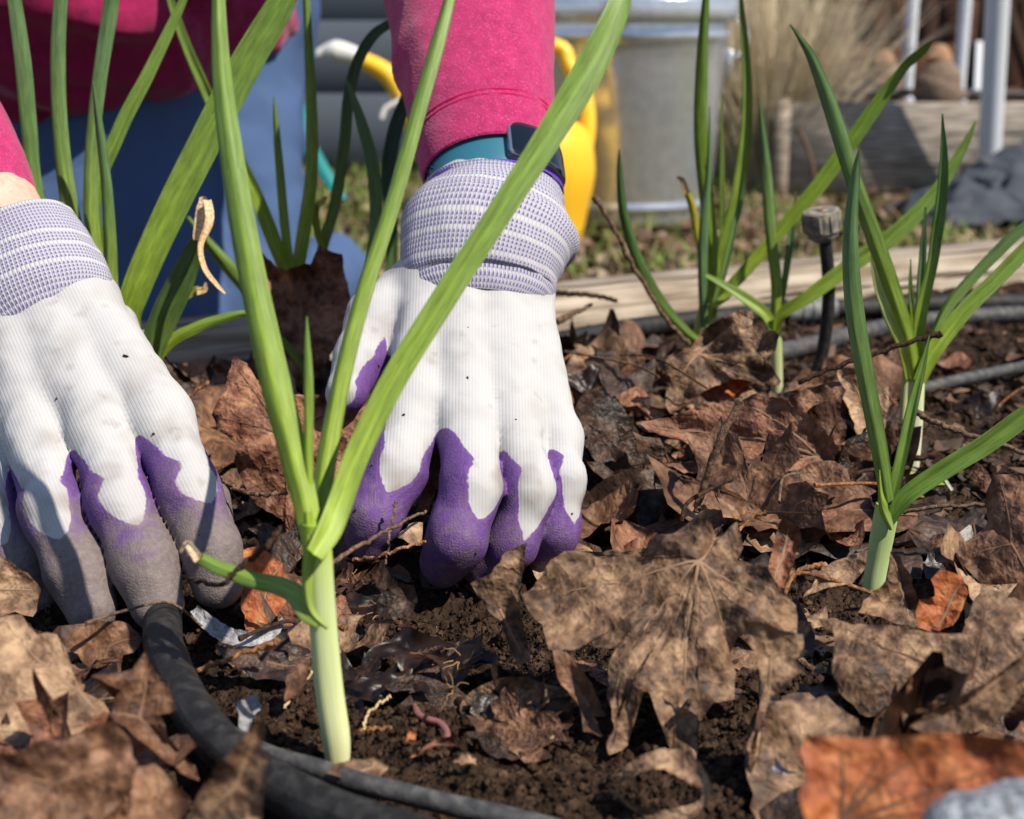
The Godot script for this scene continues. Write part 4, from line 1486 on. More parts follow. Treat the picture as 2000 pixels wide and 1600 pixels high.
func watch(t: Node3D) -> void:
	var w := Node3D.new()
	w.name = "fitness_watch"
	t.add_child(w)
	var rr := rings_along([[955, 314, 0.7815, 117], [955.4, 320, 0.7805, 122.5], [958, 350, 0.7745, 124.5], [961, 376, 0.769, 124], [961.5, 382, 0.768, 119]], 20, 0.80)
	obj("band", loft(rr, 96, null, false), M.band, w)
	# the screen module lies on the band, turned to the right
	var mid: Array = rings_along([[956, 326, 0.779, 123], [960, 370, 0.770, 124]], 2, 0.80)[1]
	var c: Vector3 = mid[0]
	var ax: Vector3 = mid[1].cross(mid[2]).normalized()
	if ax.dot(cam_t.basis.y) < 0: ax = -ax
	var to_cam: Vector3 = mid[2] if mid[2].dot(cam_t.basis.z) > 0 else -mid[2]
	var sd: Vector3 = mid[1] if mid[1].dot(cam_t.basis.x) > 0 else -mid[1]
	for part in [["case", 0.0205, 0.0125, 0.0, 0.0050, M.aluminium], ["screen", 0.0192, 0.0117, 0.0030, 0.0057, M.glass]]:
		var v := PackedVector3Array()
		var idx := PackedInt32Array()
		var na := 28
		var a0 := 0.62
		var half: float = part[1]
		# a rounded plate curved round the wrist: a along, b across the band
		for layer in 2:
			for i in na + 1:
				var f := float(i) / na * 2.0 - 1.0
				var wd: float = part[2] * pow(maxf(1.0 - pow(absf(f), 16.0), 0.25), 0.25)
				for s in 9:
					var b := (s / 8.0 * 2.0 - 1.0)
					var ang: float = a0 + f * half / 0.031 * -1.0
					var edge := 1.0 - 0.10 * pow(absf(b), 4) - 0.10 * pow(absf(f), 6)
					var k: float = 1.0 + (part[3] if layer == 0 else part[4] * edge) / 0.030
					v.append(c + (to_cam * sin(ang) + sd * cos(ang)) * k + ax * wd * b)
		var row := 9
		var lay := (na + 1) * row
		for layer in 2:
			for i in na:
				for s in 8:
					var q := layer * lay + i * row + s
					if layer: idx.append_array(PackedInt32Array([q, q + row, q + 1, q + 1, q + row, q + row + 1]))
					else: idx.append_array(PackedInt32Array([q, q + 1, q + row, q + 1, q + row + 1, q + row]))
		for i in na:
			for s in [0, 8]:
				var q: int = i * row + s
				idx.append_array(PackedInt32Array([q, q + lay, q + row, q + row, q + lay, q + row + lay]))
		for s in 8:
			for e in [0, na]:
				var q: int = e * row + s
				idx.append_array(PackedInt32Array([q, q + lay, q + 1, q + 1, q + lay, q + lay + 1]))
		obj(part[0], commit(v, idx), part[5], w)
	for k in 2:
		var ring: Array = rr[9]
		var ang := PI * (0.0 + 0.10 + 0.055 * k)
		var dirv := -sd * cos(ang) * 1.012 + to_cam * sin(ang) * 1.012
		var p: Vector3 = ring[0] + dirv
		obj("slot", tube([p - ax * 0.003, p + ax * 0.003], [0.0009, 0.0009], 8), M.band_slot, w)

# ================================================================ leeks
var inv_now: Transform3D

func blade(called: String, parent: Node3D, pts: Array, z0: float, z1: float, c0: Color, c1: Color, twist := 0.2, keel := 0.3, tip := Color(0, 0, 0, 0), m: Material = null) -> MeshInstance3D:
	var k := pts.size()
	var n := maxi(22, k * 8)
	var path := []
	for i in k:
		path.append(P(pts[i][0], pts[i][1], lerpf(z0, z1, float(i) / (k - 1))))
	var pos := smooth_path(path, n)
	var wid := smooth_path(pts.map(func(q): return float(q[2])), n)
	var v := PackedVector3Array()
	var uv := PackedVector2Array()
	var col := PackedColorArray()
	var idx := PackedInt32Array()
	var across := 9
	var along := 0.0
	var sd := float(hash(called + str(pts[0]))) * 0.0000001
	var wav := noise(1.0, 2, int(sd) % 1000)
	for i in n + 1:
		var t: Vector3 = (pos[mini(i + 1, n)] - pos[maxi(i - 1, 0)]).normalized()
		if i: along += pos[i].distance_to(pos[i - 1])
		var f := float(i) / n
		var view: Vector3 = (cam_t.origin - pos[i]).normalized()
		var side := t.cross(view).normalized()
		var nrm := side.cross(t).normalized()
		if nrm.dot(view) < 0: nrm = -nrm
		var tw: float = twist + 0.12 * wav.get_noise_1d(f * 3.0)
		var s2 := side * cos(tw) + nrm * sin(tw)
		var n2 := nrm * cos(tw) - side * sin(tw)
		var z := depth_of(pos[i])
		var hw: float = maxf(wid[i] * 0.83, 2.5) * 0.5 * z / F / cos(tw) / (1.0 if absf(keel) < 0.9 else 1.0)
		var c := c0.lerp(c1, smoothstep(0.0, 0.75, f))
		if tip.a > 0.0: c = c.lerp(tip, smoothstep(0.93, 1.0, f))
		var thick := minf(0.0007, hw * 0.4)
		for layer in 2:
			for a in across:
				var u := float(a) / (across - 1) * 2.0 - 1.0
				var edge := sqrt(maxf(0.0, 1.0 - u * u))
				var d := keel * hw * sqrt(u * u + 0.02) + (0.04 * hw * sin(u * 5.0 + f * 9.0))
				v.append(pos[i] + s2 * u * hw + n2 * (d + (thick if layer == 0 else -thick) * (0.25 + 0.75 * edge)))
				uv.append(Vector2(0.5 + u * 0.5, along / 0.16 + sd))
				var pale := 1.0 + 0.22 * exp(-u * u * 70.0)
				col.append(Color(c.r * pale, c.g * pale, c.b))
	var row := across * 2
	for i in n:
		for a in across - 1:
			var q := i * row + a
			idx.append_array(PackedInt32Array([q, q + 1, q + row, q + 1, q + row + 1, q + row]))
			q += across
			idx.append_array(PackedInt32Array([q, q + row, q + 1, q + 1, q + row, q + row + 1]))
		for a in [0, across - 1]:
			var q: int = i * row + a
			idx.append_array(PackedInt32Array([q, q + row, q + across, q + across, q + row, q + row + across]))
	for i in v.size(): v[i] = parent.transform.affine_inverse() * v[i]
	return obj(called, commit(v, idx, uv, col), m if m else M.blade, parent)

func stalk(parent: Node3D, pts: Array, cols: Array, flare := 1.12) -> void:
	var inv := parent.transform.affine_inverse()
	var n := 26
	var p := smooth_path(pts.map(func(q): return inv * P(q[0], q[1], q[2])), n)
	var r := smooth_path(pts.map(func(q): return float(q[3]) * 0.5 * q[2] / F), n)
	var c := []
	var g := ramp(cols)
	for i in n + 1: c.append(g.sample(float(i) / n))
	obj("stalk", tube(p, r, 22, c, true, 0.94, Vector3.ZERO, 0.02, 4), M.stalk, parent)

func leek(label: String, px: float, py: float, z: float) -> Node3D:
	var p := P(px, py, z)
	return thing("leek", label, "leek plant", p, "young leeks in the bed")

func plants() -> void:
	var yel := Color(0.42, 0.50, 0.06)
	var lime := Color(0.37, 0.49, 0.05)
	var green := Color(0.225, 0.345, 0.07)
	var blue := Color(0.16, 0.275, 0.115)
	var deep := Color(0.11, 0.19, 0.055)
	var white := Color(0.70, 0.70, 0.44)
	var brown := Color(0.50, 0.26, 0.10)

	# --- the front leek
	var t := leek("tallest leek in front, with a thick pale stalk and a bent lower leaf", 660, 1490, 0.498)
	stalk(t, [[661, 1500, 0.498, 44], [656, 1440, 0.495, 56], [642, 1340, 0.49, 56], [630, 1210, 0.483, 54], [622, 1100, 0.477, 56], [618, 1060, 0.475, 58], [617, 1020, 0.473, 56]], [[0.0, Color(0.80, 0.76, 0.42)], [0.2, Color(0.76, 0.78, 0.42)], [0.55, Color(0.66, 0.76, 0.36)], [0.74, Color(0.50, 0.64, 0.14)], [1.0, Color(0.33, 0.48, 0.05)]])
	blade("leaf", t, [[610, 1075, 44], [600, 1010, 56], [574, 900, 66], [532, 730, 72], [494, 560, 66], [462, 390, 60], [438, 210, 50], [427, 60, 37], [425, -60, 26]], 0.470, 0.50, lime, green, 0.16, -0.6)
	blade("leaf", t, [[622, 1060, 40], [622, 985, 46], [640, 860, 46], [672, 700, 42], [715, 545, 40], [765, 390, 37], [818, 200, 36], [858, 60, 32], [880, -20, 24], [890, -70, 10]], 0.480, 0.545, lime, green, 0.45, -0.5)
	blade("leaf", t, [[612, 1085, 44], [640, 1040, 58], [662, 985, 58], [700, 880, 58], [772, 735, 60], [868, 580, 60], [972, 420, 60], [1065, 275, 66], [1140, 150, 74], [1200, 30, 58], [1225, -60, 34]], 0.464, 0.515, lime, green, -0.18, 0.34)
	blade("leaf", t, [[604, 960, 16], [602, 880, 22], [602, 760, 22], [600, 680, 16], [599, 618, 3]], 0.478, 0.478, lime, green, 0.3, -0.3)
	blade("leaf", t, [[622, 1222, 16], [604, 1198, 44], [580, 1160, 50], [545, 1142, 44], [490, 1130, 40], [430, 1108, 34], [388, 1088, 28]], 0.476, 0.505, Color(0.36, 0.46, 0.10), green, -0.3, -0.4)
	blade("dry_tip", t, [[392, 1092, 27], [378, 1076, 24], [366, 1062, 18], [352, 1078, 8]], 0.504, 0.508, Color(0.85, 0.8, 0.72), Color(0.9, 0.86, 0.8), 0.3, 0.6, Color(0, 0, 0, 0), M.dry_tip)
	blade("sheath", t, [[640, 1228, 10], [606, 1190, 22], [600, 1120, 26], [604, 1072, 30], [600, 1000, 16]], 0.472, 0.470, Color(0.40, 0.50, 0.12), lime, 0.2, -0.5)

	# --- big leek behind the left glove
	t = leek("broad-leaved leek behind the left glove, one leaf ending dry and curled", 285, 800, 0.86)
	stalk(t, [[290, 830, 0.862, 58], [285, 760, 0.856, 62], [280, 690, 0.85, 60]], [[0.0, white], [0.5, Color(0.45, 0.52, 0.16)], [1.0, lime]])
	blade("leaf", t, [[285, 790, 50], [252, 640, 56], [268, 560, 66], [330, 420, 72], [400, 280, 74], [470, 145, 74], [540, 25, 66], [590, -70, 40]], 0.845, 0.80, lime, green, 0.1, 0.25)
	blade("leaf", t, [[284, 780, 44], [292, 690, 56], [318, 620, 66], [350, 550, 62], [378, 490, 44], [392, 456, 30]], 0.835, 0.80, green, deep, 0.25, -0.35)
	blade("dry_tip", t, [[388, 470, 20], [395, 430, 28], [400, 400, 26], [396, 384, 14]], 0.799, 0.795, Color(1.0, 0.88, 0.72), Color(1.0, 0.95, 0.88), 0.4, 0.7, Color(0, 0, 0, 0), M.dry_tip)
	blade("dry_tip", t, [[402, 392, 18], [406, 430, 20], [390, 480, 13], [398, 525, 12], [425, 560, 9], [440, 574, 3]], 0.793, 0.788, Color(1.0, 0.9, 0.76), Color(0.85, 0.68, 0.5), 0.5, 0.6, Color(0, 0, 0, 0), M.dry_tip)
	blade("leaf", t, [[290, 720, 24], [330, 668, 28], [380, 640, 27], [430, 622, 22], [478, 612, 15], [512, 622, 6]], 0.84, 0.82, lime, green, 0.3, -0.4)
	blade("leaf", t, [[232, 700, 30], [216, 570, 34], [213, 470, 30], [205, 350, 24], [192, 240, 18], [181, 158, 4]], 0.83, 0.79, lime, blue, 0.3, -0.4)
	blade("leaf", t, [[236, 720, 30], [196, 560, 34], [178, 430, 36], [180, 280, 33], [194, 150, 33], [214, 20, 36], [225, -60, 30]], 0.84, 0.80, lime, blue, 0.2, -0.35)
	blade("leaf", t, [[238, 720, 30], [215, 560, 30], [185, 400, 30], [232, 260, 34], [290, 145, 30], [345, 30, 22], [375, -40, 12]], 0.855, 0.83, green, green, 0.2, 0.3)
	blade("leaf", t, [[236, 730, 34], [180, 560, 38], [138, 420, 40], [116, 250, 36], [112, 100, 34], [120, -30, 30], [124, -70, 24]], 0.845, 0.80, lime, blue, 0.2, -0.3)
	blade("leaf", t, [[236, 740, 30], [120, 520, 34], [70, 370, 34], [56, 250, 38], [44, 120, 38], [28, 0, 32], [18, -60, 26]], 0.85, 0.80, green, blue, 0.1, -0.2)
	blade("leaf", t, [[300, 640, 8], [340, 600, 14], [375, 572, 18], [392, 566, 16]], 0.86, 0.85, green, Color(0.5, 0.45, 0.06), 0.3, 0.4)
	blade("dry_tip", t, [[386, 570, 17], [400, 566, 14], [402, 552, 5]], 0.85, 0.848, Color(0.95, 0.8, 0.45), Color(0.7, 0.55, 0.4), 0.3, 0.5, Color(0, 0, 0, 0), M.dry_tip)

	# --- leek behind the upright dead leaf
	t = leek("slim leek standing behind the upright brown maple leaf, left of the arm", 590, 770, 0.985)
	stalk(t, [[590, 780, 0.985, 34], [580, 640, 0.965, 34], [574, 540, 0.955, 32]], [[0.0, white], [0.5, Color(0.45, 0.52, 0.16)], [1.0, lime]])
	blade("leaf", t, [[574, 560, 28], [590, 460, 32], [606, 340, 30], [606, 200, 26], [601, 80, 20], [596, -30, 16], [594, -60, 8]], 0.955, 0.91, lime, green, 0.3, -0.45)
	blade("leaf", t, [[572, 560, 18], [556, 450, 22], [546, 340, 20], [539, 250, 14], [535, 188, 3]], 0.95, 0.93, lime, green, 0.3, -0.35)
	blade("leaf", t, [[570, 560, 26], [536, 470, 34], [500, 380, 32], [450, 280, 32], [405, 180, 28], [362, 80, 24], [328, -20, 18], [310, -70, 8]], 0.95, 0.90, lime, green, 0.25, 0.4)
	blade("leaf", t, [[580, 600, 24], [520, 600, 30], [460, 540, 34], [410, 480, 24], [366, 424, 8]], 0.96, 0.93, green, green, 0.3, -0.4)
	blade("leaf", t, [[590, 760, 20], [598, 740, 22], [580, 700, 20], [545, 655, 14], [520, 625, 4]], 0.90, 0.89, green, green, 0.4, 0.3)

	# --- dark leek behind the arm
	t = leek("dark arching leek seen between the upright maple leaf and the pink sleeve", 680, 760, 1.0)
	stalk(t, [[680, 770, 1.0, 28], [668, 640, 0.985, 28], [655, 540, 0.975, 24]], [[0.0, white], [0.6, green], [1.0, deep]])
	blade("leaf", t, [[640, 540, 20], [628, 500, 24], [655, 400, 27], [674, 280, 27], [682, 190, 26], [700, 120, 26], [735, 65, 24], [790, 35, 14]], 0.975, 0.96, green, Color(0.07, 0.11, 0.035), 0.35, 0.3)
	blade("leaf", t, [[650, 560, 14], [636, 500, 16], [620, 450, 17], [618, 410, 15], [626, 394, 12]], 0.97, 0.955, lime, Color(0.35, 0.40, 0.06), 0.3, 0.4)
	blade("dry_tip", t, [[622, 402, 12], [634, 390, 12], [638, 384, 4]], 0.955, 0.953, Color(0.95, 0.7, 0.3), Color(0.7, 0.5, 0.35), 0.3, 0.5, Color(0, 0, 0, 0), M.dry_tip)
	blade("leaf", t, [[700, 700, 24], [722, 560, 30], [736, 430, 32], [728, 320, 30], [704, 230, 24], [676, 152, 4]], 0.965, 0.93, green, blue, 0.3, 0.35)
	blade("leaf", t, [[720, 690, 20], [760, 560, 26], [766, 440, 28], [758, 340, 32], [774, 250, 34], [800, 180, 30]], 0.985, 0.99, deep, Color(0.045, 0.085, 0.05), 0.2, 0.3)

	# --- front right leek
	t = leek("front right leek with a short green stalk, growing out of the leaf litter", 1704, 1170, 0.645)
	stalk(t, [[1701, 1195, 0.647, 34], [1705, 1150, 0.643, 42], [1716, 1085, 0.638, 45], [1729, 1015, 0.632, 48], [1734, 985, 0.630, 46]], [[0.0, Color(0.56, 0.66, 0.32)], [0.4, Color(0.55, 0.67, 0.32)], [0.8, Color(0.46, 0.60, 0.22)], [1.0, lime]])
	blade("leaf", t, [[1735, 1000, 30], [1720, 900, 38], [1694, 760, 42], [1670, 620, 44], [1660, 500, 38], [1664, 400, 28], [1672, 330, 18], [1679, 290, 3]], 0.630, 0.60, Color(0.24, 0.36, 0.07), blue, 0.25, -0.35, Color(0.35, 0.4, 0.08))
	blade("leaf", t, [[1738, 1005, 28], [1758, 910, 28], [1782, 800, 26], [1802, 720, 15], [1816, 655, 3]], 0.632, 0.625, Color(0.24, 0.38, 0.06), green, 0.2, 0.5)
	blade("leaf", t, [[1736, 1020, 24], [1770, 968, 40], [1840, 918, 44], [1920, 870, 46], [2000, 812, 46], [2080, 760, 30]], 0.628, 0.60, Color(0.22, 0.38, 0.06), green, -0.2, 0.4)
	blade("sheath", t, [[1742, 1035, 12], [1728, 1000, 24], [1720, 965, 12], [1718, 918, 2]], 0.626, 0.624, Color(0.4, 0.5, 0.14), lime, 0.2, -0.4)

	# --- right pair
	t = leek("right-hand leek with two pale stalks, leaves crossing the riser", 1782, 918, 0.832)
	stalk(t, [[1780, 925, 0.834, 28], [1786, 840, 0.825, 31], [1790, 740, 0.815, 32], [1790, 690, 0.811, 30]], [[0.0, Color(0.80, 0.78, 0.60)], [0.55, Color(0.76, 0.77, 0.48)], [0.8, Color(0.58, 0.66, 0.18)], [1.0, lime]])
	stalk(t, [[1762, 880, 0.838, 16], [1766, 800, 0.832, 17], [1772, 720, 0.826, 17]], [[0.0, white], [1.0, Color(0.5, 0.55, 0.2)]])
	blade("leaf", t, [[1785, 745, 26], [1774, 670, 36], [1740, 560, 40], [1702, 450, 40], [1664, 345, 37], [1622, 210, 36], [1588, 120, 24], [1562, 74, 12], [1543, 48, 3]], 0.81, 0.76, lime, blue, 0.15, -0.3)
	blade("leaf", t, [[1795, 720, 24], [1800, 620, 28], [1822, 520, 26], [1838, 420, 27], [1845, 320, 20], [1841, 222, 3]], 0.812, 0.78, lime, Color(0.13, 0.25, 0.06), 0.25, 0.6)
	blade("leaf", t, [[1795, 745, 28], [1826, 680, 38], [1880, 610, 38], [1940, 550, 36], [2010, 480, 36], [2080, 420, 24]], 0.808, 0.79, lime, green, -0.2, 0.4)
	blade("leaf", t, [[1775, 740, 14], [1764, 680, 22], [1738, 620, 24], [1716, 560, 18], [1700, 500, 4]], 0.802, 0.79, Color(0.5, 0.54, 0.06), Color(0.55, 0.6, 0.22), 0.2, 0.5)
	blade("leaf", t, [[1797, 700, 12], [1797, 600, 18], [1803, 500, 17], [1808, 404, 4]], 0.825, 0.81, green, blue, 0.2, 0.4)
	blade("leaf", t, [[1786, 690, 10], [1783, 620, 13], [1779, 560, 10], [1779, 506, 2]], 0.82, 0.815, lime, green, 0.2, 0.4)
	blade("leaf", t, [[1812, 680, 16], [1850, 600, 26], [1910, 530, 26], [1980, 460, 27], [2060, 400, 20]], 0.835, 0.83, green, deep, 0.3, -0.4)

	# --- slim leek left of the riser
	t = leek("slim leek with a pale stalk just left of the sprinkler riser", 1516, 760, 1.0)
	stalk(t, [[1518, 770, 1.0, 22], [1516, 700, 0.99, 24], [1513, 640, 0.982, 26], [1513, 620, 0.98, 24]], [[0.0, white], [0.5, Color(0.5, 0.58, 0.22)], [1.0, lime]])
	blade("leaf", t, [[1512, 640, 22], [1516, 560, 26], [1505, 460, 26], [1496, 340, 26], [1488, 250, 16], [1483, 190, 3]], 0.98, 0.95, lime, blue, 0.2, -0.3)
	blade("leaf", t, [[1514, 650, 16], [1528, 612, 26], [1580, 578, 32], [1660, 518, 38], [1750, 455, 40], [1830, 372, 32], [1880, 290, 20], [1906, 236, 3]], 0.978, 0.93, lime, green, -0.15, 0.35)
	blade("leaf", t, [[1512, 655, 14], [1498, 618, 24], [1462, 588, 26], [1420, 560, 18], [1378, 538, 10]], 0.978, 0.975, lime, green, -0.3, 0.4)
	blade("leaf", t, [[1516, 640, 10], [1532, 560, 15], [1546, 460, 15], [1556, 374, 3]], 0.985, 0.975, green, blue, 0.3, 0.5)

	# --- leek left of that, behind the grey leaf
	t = leek("many-leaved leek rising behind the curled grey maple leaf", 1372, 690, 1.03)
	stalk(t, [[1366, 715, 1.03, 34], [1372, 650, 1.02, 36], [1384, 590, 1.01, 34]], [[0.0, white], [0.5, Color(0.5, 0.56, 0.16)], [1.0, lime]])
	blade("leaf", t, [[1388, 620, 26], [1394, 520, 32], [1380, 400, 32], [1368, 270, 32], [1370, 130, 28], [1378, 0, 17], [1384, -60, 6]], 1.01, 0.95, lime, Color(0.15, 0.27, 0.04), 0.2, -0.3)
	blade("leaf", t, [[1386, 620, 22], [1410, 520, 30], [1438, 400, 30], [1458, 270, 29], [1460, 150, 22], [1452, 40, 14], [1444, -40, 4]], 1.012, 0.96, lime, green, 0.3, 0.5)
	blade("leaf", t, [[1376, 640, 18], [1372, 560, 22], [1374, 450, 23], [1384, 330, 13], [1386, 208, 3]], 1.0, 0.97, blue, blue, 0.2, -0.35)
	blade("leaf", t, [[1390, 610, 10], [1410, 480, 13], [1411, 340, 12], [1410, 184, 3]], 1.02, 1.0, lime, green, 0.2, 0.3)
	blade("leaf", t, [[1385, 600, 14], [1364, 470, 17], [1350, 400, 18], [1340, 372, 14]], 1.015, 1.0, Color(0.35, 0.42, 0.04), Color(0.62, 0.52, 0.04), 0.2, -0.4)
	blade("dry_tip", t, [[1343, 378, 15], [1334, 352, 12], [1322, 346, 6]], 1.0, 0.998, Color(0.95, 0.75, 0.45), Color(0.8, 0.66, 0.5), 0.3, 0.6, Color(0, 0, 0, 0), M.dry_tip)
	blade("leaf", t, [[1372, 672, 18], [1340, 650, 26], [1290, 592, 29], [1246, 510, 26], [1218, 420, 22], [1210, 340, 14], [1209, 292, 3]], 1.0, 0.95, green, Color(0.09, 0.19, 0.06), 0.2, -0.3)
	blade("leaf", t, [[1394, 600, 12], [1412, 540, 16], [1436, 440, 14], [1452, 380, 8], [1456, 340, 3]], 0.99, 0.975, green, blue, 0.2, 0.5)
	blade("leaf", t, [[1392, 600, 12], [1420, 580, 18], [1440, 556, 10], [1446, 532, 3]], 0.985, 0.98, lime, green, 0.4, 0.5)
	blade("leaf", t, [[1395, 590, 14], [1440, 545, 28], [1520, 455, 30], [1590, 372, 36], [1655, 285, 37], [1715, 200, 33], [1765, 132, 22], [1800, 100, 20], [1828, 74, 5]], 1.0, 0.92, lime, Color(0.2, 0.33, 0.05), -0.2, 0.35, brown)
	# a low side shoot in the litter
	t = leek("low broken leek shoot lying at the foot of the two-stalked leek", 1800, 935, 0.80)
	blade("leaf", t, [[1740, 920, 12], [1775, 932, 22], [1815, 940, 22], [1850, 945, 8]], 0.80, 0.79, Color(0.5, 0.55, 0.14), Color(0.4, 0.5, 0.08), 0.5, 0.5)
	blade("leaf", t, [[1845, 935, 6], [1858, 955, 6], [1872, 978, 7]], 0.79, 0.785, Color(0.7, 0.72, 0.6), Color(0.75, 0.76, 0.66), 0.2, 0.5)

# ================================================================ dead leaves
# perim: outline in the leaf's own plane (metres), c: the point the surface fans out from
func leaf_mesh(perim: PackedVector2Array, c: Vector2, hf: Callable, ringn := 9, shade_seed := 1) -> ArrayMesh:
	var v := PackedVector3Array()
	var uv := PackedVector2Array()
	var col := PackedColorArray()
	var idx := PackedInt32Array()
	var nz := noise(22.0, 2, shade_seed)
	var n := perim.size()
	var sd := Vector2(shade_seed * 0.0137, shade_seed * 0.0291)
	for i in ringn + 1:
		var t := pow(float(i) / ringn, 0.85)
		for j in n:
			var q := c + (perim[j] - c) * t
			v.append(hf.call(q, t))
			uv.append(q + sd)
			var k := 1.0 + 0.22 * nz.get_noise_2d(q.x, q.y) - 0.16 * smoothstep(0.86, 1.0, t)
			col.append(Color(k, k, k))
	for i in ringn:
		for j in n:
			var a := i * n + j
			var b := i * n + (j + 1) % n
			idx.append_array(PackedInt32Array([a, b, a + n, b, b + n, a + n]))
	return commit(v, idx, uv, col)

func share_out(q: Vector2, c: Vector2, perim: PackedVector2Array) -> float:      # 0 at the centre, 1 on the outline
	var d := q - c
	var far := 1.0
	if d.length() < 1e-6: return 0.0
	for i in perim.size():
		var a := perim[i] - c
		var e := perim[(i + 1) % perim.size()] - c - a
		var den := d.cross(e)
		if absf(den) < 1e-14: continue
		var t := a.cross(e) / den
		var u := a.cross(d) / den
		if t > 0.0 and u >= 0.0 and u <= 1.0: far = t if far == 1.0 else minf(far, t)
	return clampf(1.0 / maxf(far, 1e-6), 0.0, 1.0)

func add_vein(into: ArrayMesh, a: Vector2, b: Vector2, bow: float, r: float, hf: Callable, c: Vector2, perim: PackedVector2Array) -> ArrayMesh:
	var v := PackedVector3Array()
	var idx := PackedInt32Array()
	var n := 14
	var side := (b - a).normalized().orthogonal()
	for i in n + 1:
		var t := float(i) / n
		var q := a.lerp(b, t) + side * bow * sin(PI * t)
		var rr := r * (1.0 - 0.85 * t) 
		var f := pow(share_out(q, c, perim), 1.0)
		var p0: Vector3 = hf.call(q - side * rr, f)
		var p1: Vector3 = hf.call(q, f)
		var p2: Vector3 = hf.call(q + side * rr, f)
		var nn := (p2 - p0).cross(hf.call(q + (b - a).normalized() * 0.001, f) - p1).normalized()
		if nn.z < 0: nn = -nn
		v.append(p0 + nn * 0.00004)
		v.append(p1 + nn * rr * 0.8)
		v.append(p2 + nn * 0.00004)
	for i in n:
		for k in 2:
			var q := i * 3 + k
			idx.append_array(PackedInt32Array([q, q + 3, q + 1, q + 1, q + 3, q + 4]))
	return commit(v, idx, PackedVector2Array(), PackedColorArray(), into)

func rough_outline(pts: PackedVector2Array, step: float, jag: float, r: RandomNumberGenerator) -> PackedVector2Array:
	var out := PackedVector2Array()
	var tooth := 0
	for i in pts.size():
		var a := pts[i]
		var b := pts[(i + 1) % pts.size()]
		var n := maxi(1, int(a.distance_to(b) / step))
		var side := (b - a).normalized().orthogonal()
		for k in n:
			tooth += 1
			var q := a.lerp(b, float(k) / n)
			if k > 0: q += side * jag * (r.randf_range(-1.0, 1.0) + (0.6 if tooth % 3 == 0 else -0.2))
			out.append(q)
	return out

